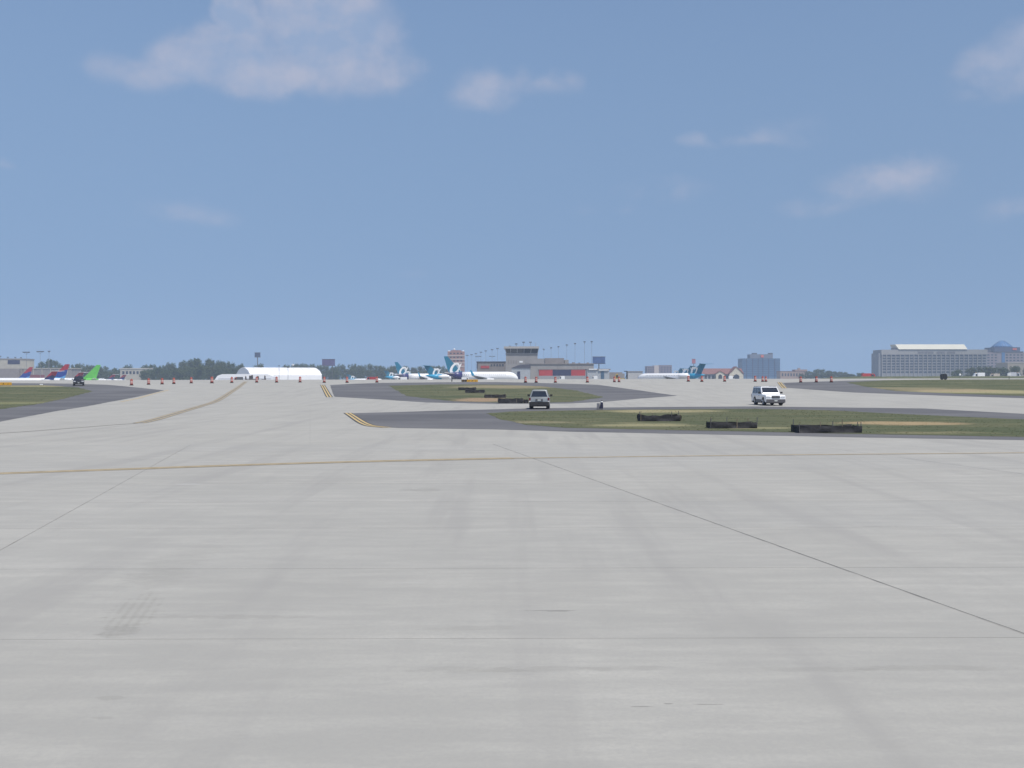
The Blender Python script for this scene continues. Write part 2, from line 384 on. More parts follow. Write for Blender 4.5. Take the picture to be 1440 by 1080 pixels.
# near slabs: long joints run to the vanishing point of the taxiway, cross joints square to the view
DXDY = (436 - CX) / F
jr = gp(740, 642); X0 = jr.x - DXDY * jr.y
SW, SR, Y_A, Y_B = 13.0, 4.15, 11.2 - 4.15 * 3, 11.2 + 4.15 * 8
y_edges = [Y_A + SR * i for i in range(12)]
bed = sheet('joint_sealant', [(X0 + SW * -5 + DXDY * Y_A, Y_A), (X0 + SW * 5 + DXDY * Y_A, Y_A), (X0 + SW * 5 + DXDY * y_edges[-1], y_edges[-1]), (X0 + SW * -5 + DXDY * y_edges[-1], y_edges[-1])], .017, M_SEAL, apron)
for i in range(11):
    for j in range(-5, 5):
        ya, yb = y_edges[i], y_edges[i + 1]
        g1 = .006 if i != 3 else .007; gl = .018 if j == 0 else .006; gr = .018 if j == -1 else .006
        def e(x, y): return (X0 + SW * x + DXDY * y, y)
        a, b, c, d = e(j, ya), e(j + 1, ya), e(j + 1, yb), e(j, yb)
        mb = MB()
        # wavy worn arris: subdivide each edge and jitter by millimetres
        ring = []
        for (p, q, nx, ny, n) in ((a, b, 0, 1, 26), (b, c, -1, 0, 10), (c, d, 0, -1, 26), (d, a, 1, 0, 10)):
            for k in range(n):
                t = k / n; x = p[0] + (q[0] - p[0]) * t; y = p[1] + (q[1] - p[1]) * t
                wob = abs(mnoise.noise(Vector((x * 1.7, y * 1.7, 1)))) * (.006 if nx == 0 else .012)
                ring.append((x, y, wob))
        cx, cy = sum(p[0] for p in (a, b, c, d)) / 4, sum(p[1] for p in (a, b, c, d)) / 4
        top = []
        for x, y, wob in ring:
            xl = X0 + SW * j + DXDY * y + gl + wob; xr = X0 + SW * (j + 1) + DXDY * y - gr - wob
            yy = min(max(y, ya + g1 + wob * .6), yb - g1 - wob * .6); top.append((min(max(x, xl), xr), yy))
        n = len(top)
        z1 = .022 + random.uniform(-.0015, .0015)
        mb.add([(x, y, z1) for x, y in top] + [(x, y, .004) for x, y in top], [tuple(range(n))] + [(k, (k + 1) % n, n + (k + 1) % n, n + k) for k in range(n)])
        mb.build('slab', M_SLAB, apron)

# asphalt shoulders, and the grass islands inside them (outlines measured on the photograph)
ASPH = {
 'near': [(497, 581), (560, 579.4), (640, 577), (760, 574), (900, 572.6), (1060, 571.5), (1180, 573), (1300, 574.5), (1440, 582), (1560, 590), (1560, 622),
          (1440, 619), (1200, 615), (1000, 611), (800, 607), (700, 604), (560, 602), (533, 600), (518, 595), (506, 588)],
 'mid': [(464, 541.5), (500, 539.6), (540, 538.4), (620, 537.6), (700, 537.4), (750, 538.2), (840, 541), (900, 549), (953, 556.5), (900, 560.5), (850, 565), (800, 567.5), (700, 568),
         (600, 566), (540, 562), (470, 558)],
 'right': [(1101, 538.4), (1150, 536.6), (1200, 535.2), (1300, 534), (1560, 533), (1560, 566), (1440, 560), (1300, 555.5), (1200, 552), (1107, 545.5)],
 'left': [(-120, 538.5), (40, 539), (100, 539.5), (150, 541), (200, 545.6), (231, 549), (200, 556.5), (150, 566), (80, 578), (0, 593), (-120, 616)],
}
GRS = {
 'near': [(685, 581.5), (720, 579), (770, 577.8), (880, 576.3), (1060, 575), (1160, 577), (1280, 583), (1440, 590), (1560, 596), (1560, 617), (1440, 614.5), (1200, 610.5),
          (1000, 606), (800, 602), (740, 597.5), (705, 590)],
 'mid': [(547, 542.5), (620, 540.6), (700, 541), (760, 543.2), (810, 549), (849, 558.5), (800, 565.6), (730, 567.2), (640, 564.5), (572, 557)],
 'right': [(1190, 538), (1250, 534.6), (1330, 533.8), (1560, 533.2), (1560, 561), (1440, 557), (1350, 554), (1260, 550), (1215, 543.5)],
 'left': [(-120, 542.3), (0, 542.3), (62, 541.8), (110, 545), (131, 550.5), (108, 556), (60, 567), (0, 575.5), (-120, 592)],
}
grass_xy = {}
for k in ASPH:
    sheet('asphalt_shoulder', ragged(gpts(ASPH[k]), .10, .5), .006, M_ASP)
    pts = ragged(gpts(GRS[k]), .45, .45); grass_xy[k] = pts
    sheet('grass_island', pts, .014, M_GRASS)

def ribbon(name, px, w, off, m, dx=0.0, parent=None, n=8, world=False):
    c = px if world else gpts(px)
    c = spline([tuple(p) for p in c], n, False); L_, R_ = [], []
    for i, p in enumerate(c):
        a, b = c[max(i - 1, 0)], c[min(i + 1, len(c) - 1)]
        t = Vector((b[0] - a[0], b[1] - a[1])).normalized(); nn = Vector((-t.y, t.x))
        L_.append((p[0] + nn.x * (dx + w / 2), p[1] + nn.y * (dx + w / 2))); R_.append((p[0] + nn.x * (dx - w / 2), p[1] + nn.y * (dx - w / 2)))
    mb = MB(); k = len(L_)
    mb.add([(x, y, zlin(y) + off) for x, y in L_] + [(x, y, zlin(y) + off) for x, y in R_], [(i, i + k, i + k + 1, i + 1) for i in range(k - 1)])
    o = mb.build(name, m, parent)
    if parent is None: o['kind'] = 'structure'
    return o
M_YWORN = mat('worn_yellow', (.41, .325, .19), .8, var=.22, scale=3)
M_BWORN = mat('worn_dark', (.20, .19, .17), .8, var=.25, scale=2)
def double_line(px, w=.16, gap=.16, black=.14, off=.008, world=False, mb_=None, my_=None):
    s = w / 2 + gap / 2
    ribbon('line_backing', px, 2 * w + gap + 2 * black, off + .003, mb_ or M_BLACK_LINE, world=world)
    ribbon('yellow_line', px, w, off + .007, my_ or M_YEL, s, world=world); ribbon('yellow_line', px, w, off + .007, my_ or M_YEL, -s, world=world)
double_line([(346, 536.6), (336, 544), (323, 552.5), (304, 564), (281, 571.5), (247, 581.5), (220, 589.5), (196, 595)], .17, .30, .10, mb_=M_BWORN, my_=M_YWORN)
ribbon('line_backing', [(196, 595), (160, 597.6), (98, 602.5), (0, 609.5), (-80, 615)], .16, .011, mat('worn_line', (.24, .23, .20), .85, var=.2, scale=2))
double_line([(489, 580.8), (497, 586), (506, 592), (514, 596.3), (524, 599.2), (545, 601.3)], .16, .14, .14)
double_line([(453.5, 541.5), (457, 547.5), (460, 553), (463.5, 558.6)], .2, .2, .16)
double_line([(1096, 537.6), (1099, 541.5), (1103.5, 546)], .22, .24, .12)
ribbon('yellow_line', [(237, 548.6), (215, 554), (196, 559.6), (170, 565.2)], .22, .016, M_YEL)
YL = [(-60, 669.5), (0, 667), (170, 661), (340, 655), (530, 649.5), (720, 645.3), (1070, 641), (1440, 637.6), (1560, 636.6)]
YR = YL[5:]; YL = YL[:6]
ribbon('line_backing', YR, .40, .0265, mat('faded_line', (.33, .31, .27), .85, var=.12, scale=2)); ribbon('yellow_line', YR, .16, .0305, mat('faded_yellow', (.40, .31, .17), .85, var=.2, scale=2))
ribbon('line_backing', YL, .70, .0265, mat('worn_black', (.26, .24, .205), .85, var=.25, scale=2))
ribbon('yellow_line', YL, .2, .0305, M_YWORN, .17); ribbon('yellow_line', YL, .2, .0305, M_YWORN, -.17)

# ================================================================== grass blades (ragged tufts on the islands)
def inside(p, poly):
    x, y = p; c = False; n = len(poly)
    for i in range(n):
        x1, y1 = poly[i]; x2, y2 = poly[(i + 1) % n]
        if (y1 > y) != (y2 > y) and x < (x2 - x1) * (y - y1) / (y2 - y1) + x1: c = not c
    return c
def blades(name, poly, n, hmax, ymax):
    rnd = random.Random(len(poly)); mb = MB(); k = 0; tries = 0
    xs = [p[0] for p in poly]; ys = [p[1] for p in poly]
    while k < n and tries < n * 8:
        tries += 1
        x, y = rnd.uniform(min(xs), max(xs)), rnd.uniform(min(ys), min(max(ys), ymax))
        if mnoise.noise(Vector((x * .25, y * .5, 0))) < -.12 or not inside((x, y), poly): continue
        z = zlin(y) + .010
        for _ in range(3):
            a = rnd.uniform(0, 6.28); h = hmax * rnd.uniform(.35, 1); w_ = .03; c, s_ = math.cos(a), math.sin(a); l = rnd.uniform(-.5, .5) * h
            i = len(mb.v); ox, oy = rnd.uniform(-.06, .06), rnd.uniform(-.06, .06)
            mb.v += [(x + ox - w_ * c, y + oy - w_ * s_, z), (x + ox + w_ * c, y + oy + w_ * s_, z), (x + ox + l * s_, y + oy - l * c, z + h)]; mb.f.append((i, i + 1, i + 2))
        k += 1
    me = bpy.data.meshes.new(name); me.from_pydata(mb.v, [], mb.f); me.materials.append(M_GRASS)
    o = link(bpy.data.objects.new(name, me)); o['kind'] = 'stuff'; o['label'] = {'near': 'short dry grass on the island between the two taxiways', 'mid': 'short grass on the island behind the silver car', 'right': 'short grass on the far island beside the right taxiway', 'left': 'short grass on the island by the dark car'}[name_key]; o['category'] = 'grass'
    return o
for name_key, n, h, ym in (('near', 3500, .035, 120), ('mid', 1500, .06, 215), ('right', 1500, .07, 240), ('left', 1500, .06, 215)):
    blades('grass', grass_xy[name_key], n, h, ym)

# ================================================================== common materials
WHITE = mat('white_paint', (.80, .80, .79), .35, var=.03, scale=.6)
DARK = mat('dark_rubber', (.025, .025, .027), .8, var=.25, scale=6)
GLASS = mat('dark_glass', (.02, .025, .035), .08, var=.2, scale=2, spec=.8)
STEEL = mat('galvanised_steel', (.42, .43, .44), .45, .7, var=.12, scale=4)
GREYP = mat('grey_plastic', (.10, .10, .105), .6, var=.15, scale=4)
TEAL = mat('teal_paint', (.015, .16, .26), .35, var=.06, scale=.4)
SKYB = mat('bright_blue_paint', (.03, .30, .50), .35, var=.06, scale=.4)
NAVY = mat('navy_paint', (.035, .035, .14), .35, var=.08, scale=.4)
ALU = mat('aluminium', (.55, .56, .58), .3, .8, var=.06, scale=1)
FABRIC = mat('silt_fabric', (.028, .027, .030), .75, var=.35, scale=7, bump=.5)
WOOD = mat('wood_stake', (.20, .16, .11), .85, var=.25, scale=9)
CREAMW = mat('cream_wall', (.42, .39, .33), .85, var=.08, scale=.3)
GREYW = mat('grey_concrete_wall', (.29, .275, .265), .85, var=.09, scale=.25, stretch=(1, 1, .3))
WARMW = mat('warm_grey_wall', (.24, .215, .205), .85, var=.10, scale=.3)
DKROOF = mat('dark_roof', (.075, .075, .10), .8, var=.15, scale=.4)
REDP = mat('red_panel', (.40, .045, .05), .6, var=.10, scale=.6)
NVP = mat('navy_panel', (.03, .035, .085), .6, var=.12, scale=.6)
WINM = mat('window_glass', (.05, .06, .085), .12, var=.25, scale=.8)

# ================================================================== silt fences round the drain inlets
def silt_fence(px0, px1, base_y, hpx, stakes, label, depth=1.0, sag=.10, seed=0, lean=0.0):
    a, b = gp(px0, base_y), gp(px1, base_y); W = (b - a).length; D = (a.y + b.y) / 2; H = hpx * D / F
    root = empty('silt_fence', ((a.x + b.x) / 2, D, zlin(D) + .012)); rnd = random.Random(seed)
    dep = W * depth
    def panel(p, q, n=14):
        p, q = Vector(p), Vector(q); d = (q - p); nrm = Vector((-d.y, d.x, 0)).normalized(); rows = []
        dz = zlin(D + (p.y)) - zlin(D), zlin(D + q.y) - zlin(D)
        ph = rnd.uniform(0, 9)
        for i in range(n + 1):
            t = i / n; s_ = math.sin(math.pi * t) ; c = p + d * t; z0 = dz[0] * (1 - t) + dz[1] * t
            bulge = .06 * math.sin(t * 9 + ph) + .04 * math.sin(t * 23 + ph)
            top = H * (1 - sag * s_ * (1 + .6 * math.sin(t * 7 + ph)) + .04 * math.sin(t * 17 + ph))
            col = []
            for k in range(5):
                v = k / 4; col.append((c.x + nrm.x * bulge * math.sin(v * 2.6), c.y + nrm.y * bulge * math.sin(v * 2.6), z0 - .02 + (top + .02) * v))
            rows.append(col)
        mb = MB(); vs = [v for r in rows for v in r]; fs = [(i * 5 + k, (i + 1) * 5 + k, (i + 1) * 5 + k + 1, i * 5 + k + 1) for i in range(n) for k in range(4)]
        mb.add(vs, fs); mb.add([(x, y + .012, z) for x, y, z in vs], [f[::-1] for f in fs]); return mb
    c0, c1, c2, c3 = (-W / 2, -dep / 2, 0), (W / 2, -dep / 2, 0), (W / 2, dep / 2, 0), (-W / 2, dep / 2, 0)
    for p, q in ((c0, c1), (c1, c2), (c2, c3), (c3, c0)):
        panel(p, q).build('fabric_panel', FABRIC, root, smooth_=True)
    for fx, side, hh in stakes:
        x = -W / 2 + W * fx; y = -dep / 2 + .04 if side == 0 else dep / 2 - .02
        z0 = zlin(D + y) - zlin(D); tilt = rnd.uniform(-.05, .05)
        MB().tube((x, y, z0 - .1), (x + tilt, y, z0 + H * hh), .024, .02, 6).build('stake', WOOD if rnd.random() < .4 else GREYP, root)
    return tag(root, label, 'silt fence', 'black silt fences round the drain inlets')
S6 = [(.0, 0, 1.1), (.03, 1, 1.25), (.3, 0, 1.15), (.5, 1, 1.3), (.75, 0, 1.12), (.96, 1, 1.3), (1, 0, 1.15)]
silt_fence(1118, 1205, 608, 10, [(0, 0, 1.3), (.03, 1, 1.75), (.35, 0, 1.55), (.53, 0, 1.6), (.84, 1, 1.75), (.94, 0, 1.5), (1, 0, 1.5)], 'widest black silt fence on the near grass island, six stakes above sagging fabric', .5, .14, 1)
silt_fence(996, 1061, 602, 8.2, [(0, 0, 1.7), (.09, 1, 1.8), (.45, 1, 1.8), (.57, 0, 1.7), (.92, 1, 1.6), (1, 0, 1.9)], 'black silt fence in front of the white car, two stakes near its middle', .5, .08, 2)
silt_fence(899, 954, 592, 9, [(0, 0, 1.6), (.06, 1, 1.4), (.38, 1, 1.2), (.86, 1, 1.4), (.95, 0, 1.6), (1, 0, 1.0)], 'collapsed black silt fence beside the dry strip of grass, fabric sagging to one corner', .6, .26, 3)
silt_fence(701, 735, 567, 6.6, S6, 'tall black silt fence at the pavement edge beside the silver car', .35, .05, 4)
silt_fence(682, 711, 559.5, 4.6, S6, 'black silt fence standing behind the tall one at the pavement edge', .4, .08, 5)
silt_fence(655, 681, 552.5, 4.2, S6, 'black silt fence in mid island with a pale mound on its back', .35, .1, 6)
silt_fence(645, 669, 548.5, 3.6, S6, 'farthest black silt fence in front of the yellow guidance sign', .35, .1, 7)
silt_fence(736.5, 742.5, 567, 5, [(0, 0, 1.05), (1, 0, 1.05)], 'small square black silt fence between the tall one and the silver car', .8, .04, 8)

# ================================================================== cars
def arc(cx, cz, r, a0, a1, n): return [(cx + r * math.cos(R(a0 + (a1 - a0) * i / n)), cz + r * math.sin(R(a0 + (a1 - a0) * i / n))) for i in range(n + 1)]
def suv(name, label, loc, rz, L_, W, H, paint, lower, wheelr=.37, boxy=False, plate=True, rack=True, grille=True, clad=.56):
    root = empty(name, loc, rz); tag(root, label, 'car')
    hl, hw = L_ / 2, W / 2; zb = H * .57; wx = L_ * .285; wxr = -L_ * .27
    prof = [(-hl + .06, .36)] + arc(wxr, wheelr, wheelr + .07, 178, 2, 10) + arc(wx, wheelr, wheelr + .07, 178, 2, 10) + [(hl - .12, .34), (hl - .02, .42), (hl, .62), (hl - .05, zb - .16), (hl - .16, zb - .04), (L_ * .19, zb + .05), (-hl + .08, zb + .05), (-hl + .02, .75), (-hl, .5)]
    MB().prism(prof, 'y', -hw, hw).build('body', paint, root, .05, True)
    # dark lower cladding
    MB().box(-hl + .03, hl - .05, -hw + .12, hw - .12, .24, .4).build('underbody', DARK, root)
    xb0, xb1 = -hl + .10, L_ * .20; xt0, xt1 = -hl + (.22 if boxy else .36), L_ * .055
    wb, wt = hw - .03, hw - (.16 if boxy else .29); z0, z1 = zb + .03, H - .03
    lo = [(xb0, -wb, z0), (xb1, -wb, z0), (xb1, wb, z0), (xb0, wb, z0)]; hi = [(xt0, -wt, z1), (xt1, -wt, z1), (xt1, wt, z1), (xt0, wt, z1)]
    MB().hexa(lo, hi).build('cabin', paint, root, .07, True)
    lo, hi = [Vector(p) for p in lo], [Vector(p) for p in hi]
    def glass(a, b, c, d, u0, u1, v0, v1, name_, m=GLASS, t=.012):    # a b bottom, d c top, outward = (b-a)x(d-a)
        P = lambda u, v: (a * (1 - u) + b * u) * (1 - v) + (d * (1 - u) + c * u) * v
        n = (b - a).cross(d - a).normalized() * t; q = [P(u0, v0), P(u1, v0), P(u1, v1), P(u0, v1)]
        return MB().hexa([p - n for p in q], [p + n for p in q]).build(name_, m, root, .006)
    glass(lo[1], lo[2], hi[2], hi[1], .05, .95, .16, .90, 'windscreen')
    glass(lo[3], lo[0], hi[0], hi[3], .07, .93, .12, .84, 'rear_window')
    for a, b, c, d in ((lo[0], lo[1], hi[1], hi[0]), (lo[2], lo[3], hi[3], hi[2])):
        flip = a is lo[2]
        for u0, u1 in ((.06, .29), (.33, .60), (.64, .90)):
            if flip: u0, u1 = 1 - u1, 1 - u0
            glass(a, b, c, d, u0, u1, .12, .86, 'side_window')
    for sx, x in ((1, wx), (-1, wxr)):
        for s in (-1, 1):
            w = empty('wheel', (0, 0, 0)); w.parent = root
            y1 = s * (hw + .005); y0 = s * (hw - .30)
            ring = [(wheelr * .62, y1 - s * .02), (wheelr * .7, y1), (wheelr * .93, y1 - s * .01), (wheelr, y1 - s * .05), (wheelr, y0 + s * .04), (wheelr * .9, y0)]
            mb = MB(); n = 20
            vs = [(x + r * math.cos(6.2832 * i / n), y, wheelr + r * math.sin(6.2832 * i / n)) for r, y in ring for i in range(n)]
            mb.add(vs, [(k * n + i, k * n + (i + 1) % n, (k + 1) * n + (i + 1) % n, (k + 1) * n + i) for k in range(len(ring) - 1) for i in range(n)] + [tuple(range((len(ring) - 1) * n, len(ring) * n))])
            mb.build('tyre', DARK, w, smooth_=True)
            rim = MB().tube((x, y1 - s * .06, wheelr), (x, y1 - s * .025, wheelr), wheelr * .2, wheelr * .18, 10)
            for k in range(5):
                t = 1.2566 * k + .3; dx, dz = math.cos(t), math.sin(t)
                rim.tube((x + dx * .05, y1 - s * .04, wheelr + dz * .05), (x + dx * wheelr * .66, y1 - s * .03, wheelr + dz * wheelr * .66), .045, .05, 6)
            rim.build('rim', ALU, w)
    bf = MB().box(hl - .10, hl + .05, -hw + .03, hw - .03, .30, clad + .04); bf.build('front_bumper', lower, root, .04)
    br = MB().box(-hl - .06, -hl + .10, -hw + .03, hw - .03, .30, clad + .06); br.build('rear_bumper', lower, root, .04)
    for s in (-1, 1): MB().box(wxr + wheelr + .1, wx - wheelr - .1, min(s * (hw - .06), s * (hw + .012)), max(s * (hw - .06), s * (hw + .012)), .27, clad).build('side_cladding', lower, root, .02)
    if grille: MB().box(hl - .06, hl + .015, -hw * .42, hw * .42, zb - .36, zb - .10).build('grille', DARK, root, .02); MB().box(hl + .01, hl + .03, -hw * .36, hw * .36, zb - .245, zb - .215).build('grille_bar', ALU, root)
    HLM = mat('headlamp', (.55, .57, .6), .1, var=.1, scale=5); TLM = mat('tail_lamp', (.13, .02, .025), .2, var=.15, scale=6); RVM = mat('reversing_lamp', (.75, .74, .72), .2, var=.05, scale=6)
    for s in (-1, 1):
        MB().box(hl - .16, hl - .015, s * hw * .92 - .16, s * hw * .92 + .06 if s < 0 else s * hw * .93 + .05, zb - .34, zb - .15).build('headlight', HLM, root, .02) if False else MB().box(hl - .14, hl + .006, min(s * hw * .52, s * hw * .93), max(s * hw * .52, s * hw * .93), zb - .32, zb - .14).build('headlight', HLM, root, .025)
        MB().box(-hl - .012, -hl + .12, min(s * hw * .84, s * (hw + .008)), max(s * hw * .84, s * (hw + .008)), zb - .24, zb + .03).build('tail_light', TLM, root, .015)
        MB().box(-hl - .014, -hl + .10, min(s * hw * .84, s * (hw + .006)), max(s * hw * .84, s * (hw + .006)), zb - .40, zb - .26).build('reversing_light', RVM, root, .015)
        m = MB().box(L_ * .145, L_ * .145 + .12, min(s * (hw + .02), s * (hw + .25)), max(s * (hw + .02), s * (hw + .25)), zb + .10, zb + .29)
        m.tube((L_ * .16, s * (hw - .08), zb + .12), (L_ * .16, s * (hw + .08), zb + .15), .03); m.build('mirror', DARK, root, .02)
        if rack: MB().tube((xt0 + .2, s * (wt - .05), H + .01), (xt1 - .25, s * (wt - .05), H + .01), .022).tube((xt0 + .2, s * (wt - .05), H + .01), (xt0 + .2, s * (wt - .05), H - .06), .02).tube((xt1 - .25, s * (wt - .05), H + .01), (xt1 - .25, s * (wt - .05), H - .06), .02).build('roof_rail', GREYP, root)
        MB().box(L_ * .0, L_ * .0 + .16, min(s * hw, s * (hw + .03)), max(s * hw, s * (hw + .03)), zb - .10, zb - .06).build('door_handle', lower, root)
    if plate:
        MB().box(-hl - .025, -hl + .02, -.34, .34, zb - .30, zb - .08).build('plate_recess', GREYP, root, .02)
        MB().box(-hl - .035, -hl - .015, -.15, .15, zb - .27, zb - .12).build('licence_plate', mat('plate', (.5, .52, .5), .5, var=.1, scale=8), root)
        MB().box(hl + .045, hl + .06, -.16, .16, .44, .58).build('licence_plate', mat('plate', (.5, .52, .5)), root)
    return root
CARWHITE = mat('car_white', (.78, .79, .80), .22, var=.02, scale=.6)
SILVER = mat('car_silver', (.33, .345, .34), .3, .35, var=.05, scale=.8)
CARNAVY = mat('car_navy', (.012, .014, .028), .2, var=.1, scale=.8)
p = gp(760, 575.6); suv('parked_car', 'silver car with dark rear bumper driving along the edge of the grass island', (p.x, p.y + 2.2, zlin(p.y + 2.2) + .014), R(90 - 3), 4.45, 1.86, 1.80, SILVER, DARK, .38, clad=.62)
p = gp(1089, 570.6); suv('parked_car', 'large white off-road car with dark bumper facing the near grass island', (p.x, p.y + 2.6, zlin(p.y + 2.6)), R(-90 + 3), 5.3, 2.02, 1.93, CARWHITE, mat('bumper_grey', (.09, .088, .095), .5, var=.1, scale=3), 0.42, True, clad=.62)
p = gp(104, 542.6); suv('parked_car', 'dark blue car standing where the grass island meets the asphalt', (p.x, p.y + 2.2, zlin(p.y + 2.2) + .01), R(-68), 4.6, 1.95, 1.78, CARNAVY, DARK, .37)

# ================================================================== traffic drums
def make_drum():
    root = empty('traffic_drum')
    OR = mat('drum_orange', (.33, .075, .055), .6, var=.12, scale=5); WR = mat('drum_white', (.50, .40, .38), .45, var=.06, scale=5)
    MB().lathe([(.34, 0), (.35, .03), (.34, .09), (.27, .10)], 14).build('rubber_base', DARK, root)
    z = .10; b = MB(); b.lathe([(.262, .09), (.258, .36), (.25, .38), (.248, .62), (.24, .64), (.235, .86), (.22, .90), (.215, 1.06), (.19, 1.10), (.05, 1.11)], 16); b.build('drum_body', OR, root, smooth_=True)
    for z0, z1, r in ((.40, .51, .252), (.66, .77, .243)): MB().lathe([(r, z0), (r + .004, z0 + .01), (r + .002, z1)], 16).build('reflective_band', WR, root, smooth_=True)
    MB().box(-.10, .10, -.02, .02, 1.10, 1.19).build('handle', OR, root)
    return root
drum0 = make_drum(); used = False
def drum(px, py, label='orange traffic drum with pale bands standing in the line across the taxiway', s=1.0):
    global used
    o = drum0 if not used else copy_tree(drum0); used = True
    g_ = gp(px, py); o.location = (g_.x, g_.y, zlin(g_.y) + .008); o.scale = (s, s, s); o.rotation_euler = (0, 0, random.uniform(0, 6))
    tag(o, label, 'traffic drum', 'traffic drums across the taxiway'); return o
WL = 'orange traffic drum on open concrete before the wood and low cream building'; TL = 'orange traffic drum standing before the white tent hangar'; CL = 'orange traffic drum on the asphalt shoulder before the far tree clump'
for x, y in ((185, 542), (209, 541), (228, 540.5), (244.5, 540), (269, 539)): drum(x, y, WL, 1.08)
for x, y in ((326, 538.5), (361, 538), (389, 538), (422, 537.8)): drum(x, y, TL, 1.08)
for x, y in ((1126, 538), (1148, 537.8), (1169, 537.8)): drum(x, y, CL, 1.08)
for x, y, l in ((456, 538.3, 'orange traffic drum at the end of the double yellow line beside the tent hangar'), (488, 538.3, 'orange traffic drum before the lone far T-tailed jet'), (530, 538, 'orange traffic drum on the asphalt edge beside the red tug truck'),
                (739, 538.2, 'orange traffic drum right by the nose of the large white jet'), (754, 538.2, 'orange traffic drum before the wall between the jet nose and the red door'), (781, 538.3, 'orange traffic drum before the navy door panel'), (826, 538, 'orange traffic drum before the corner of the gate building'),
                (968, 536.7, 'orange traffic drum in front of the blue jet tail cone'), (987, 537, 'orange traffic drum below the tallest teal T-tail'), (1019, 536.7, 'orange traffic drum between the two cream gables'), (1062, 536.8, 'single orange traffic drum before the blue glass block')):
    drum(x, y, l, 1.08)
drum(298, 539, 'tallest orange traffic drum, beside the low white canopy', 1.2)
drum(864, 537.4, 'orange traffic drum in a close pair before the small grey cabin'); drum(870.5, 537.4, 'orange traffic drum in a close pair before the small grey cabin')
drum(1072.5, 536.9, 'orange traffic drum in a close pair before the blue glass block'); drum(1077, 536.9, 'orange traffic drum in a close pair before the blue glass block')

# ================================================================== airfield signs, lamps and boxes
def text_mesh(name, txt, size, m, parent, loc, rot=(R(90), 0, 0), ext=.004):
    cu = bpy.data.curves.new(name, 'FONT'); cu.body = txt; cu.size = size; cu.extrude = ext; cu.align_x = 'CENTER'; cu.align_y = 'CENTER'; cu.resolution_u = 2
    t = bpy.data.objects.new(name, cu); COL.objects.link(t); dg = bpy.context.evaluated_depsgraph_get()
    me = bpy.data.meshes.new_from_object(t.evaluated_get(dg)); COL.objects.unlink(t); bpy.data.objects.remove(t)
    me.materials.clear(); me.materials.append(m)
    o = link(bpy.data.objects.new(name, me), parent); o.location = loc; o.rotation_euler = rot; return o
SIGNY = mat('sign_yellow', (.62, .33, .03), .5, var=.05, scale=3); SIGNK = mat('sign_black', (.02, .02, .02), .5, var=.1, scale=3)
def guidance_sign(px0, px1, py, hpx, split, label):
    a, b = gp(px0, py), gp(px1, py); D = a.y; W = (b - a).length; H = hpx * D / F
    root = empty('guidance_sign', ((a.x + b.x) / 2, D, zlin(D) + .01)); tag(root, label, 'guidance sign')
    z0 = .18
    xs = -W / 2 + W * split
    if split > 0: MB().box(-W / 2, xs, -.1, .1, z0, H).build('location_panel', SIGNK, root, .015)
    MB().box(xs + .004, W / 2, -.1, .1, z0, H).build('direction_panel', SIGNY, root, .015)
    for k in range(4): x = -W / 2 + W * (k + .5) / 4; MB().tube((x, 0, -.05), (x, 0, z0 + .02), .03).build('leg', STEEL, root)
    hs = (H - z0)
    if split > 0:
        for k in range(2): MB().box(-W / 2 + .25 + .42 * k, -W / 2 + .31 + .42 * k, -.112, -.1, z0 + .2 * hs, z0 + .8 * hs).build('lettering', SIGNY, root)
    for k, dx in enumerate((-.30, .0, .30)):
        cx = (xs + W / 2) / 2 + dx * (W / 2 - xs); u = hs * .3; cz = z0 + hs * .5
        MB().prism([(cx - u, cz - u * .9), (cx, cz + u * .9 if k == 1 else cz + u * .4), (cx + u, cz - u * .9), (cx, cz - u * .3)], 'y', -.112, -.1).build('arrow', SIGNK, root)
    return root
guidance_sign(649, 672, 538.4, 4.6, .32, 'yellow guidance sign with a black end panel near the parked jet')
guidance_sign(-6, 15.5, 543.2, 5.4, 0, 'all yellow guidance sign on the grass near the dark blue car')
def pad_lamp(px, py, hpx, padpx, label):
    g_ = gp(px, py); D = g_.y; k = D / F
    root = empty('airfield_lamp', (g_.x, D, zlin(D) + .012)); tag(root, label, 'airfield lamp')
    MB().box(-padpx * k / 2, padpx * k / 2, -.5, .5, -.02, .07).build('pad', mat('pad_concrete', (.55, .55, .53), .8, var=.1, scale=2), root, .02)
    MB().tube((0, 0, .06), (0, 0, hpx * k * .55), .12, .1).build('post', DARK, root)
    MB().lathe([(.1, hpx * k * .5), (.17, hpx * k * .58), (.17, hpx * k * .9), (.1, hpx * k)], 10).build('lamp_head', GREYP, root)
pad_lamp(635.5, 537.2, 8.6, 12, 'dark lamp post on a white concrete pad by the jet tail')
# small navy marker with a grey panel
g_ = gp(843.5, 576); root = empty('equipment_marker', (g_.x, g_.y, zlin(g_.y) + .012)); tag(root, 'small navy marker with white cap and grey side panel on the grass edge', 'marker')
k = g_.y / F
MB().prism([(-.0 * k, .03), (4.3 * k, .03), (4.6 * k, 5 * k), (4.2 * k, 10 * k), (1.2 * k, 10 * k), (.2 * k, 5 * k)], 'y', -.16, .16).build('housing', mat('marker_navy', (.018, .018, .05), .5, var=.15, scale=5), root, .02)
MB().box(-4.2 * k, -.1 * k, .0, .05, .08, 8.8 * k).build('side_panel', mat('marker_grey', (.19, .19, .21), .6, var=.12, scale=4), root, .01)
MB().box(-4.2 * k, 4 * k, -.2, .2, -.02, .09).build('foot', GREYP, root, .02)
MB().lathe([(.10, 10 * k), (.11, 10.6 * k), (.08, 11.6 * k)], 10, (2.7 * k, 0)).build('white_cap', WHITE, root)
MB().lathe([(.05, 11.5 * k), (.07, 12.2 * k), (.05, 13.4 * k)], 10, (2.7 * k, 0)).build('lamp', GREYP, root)
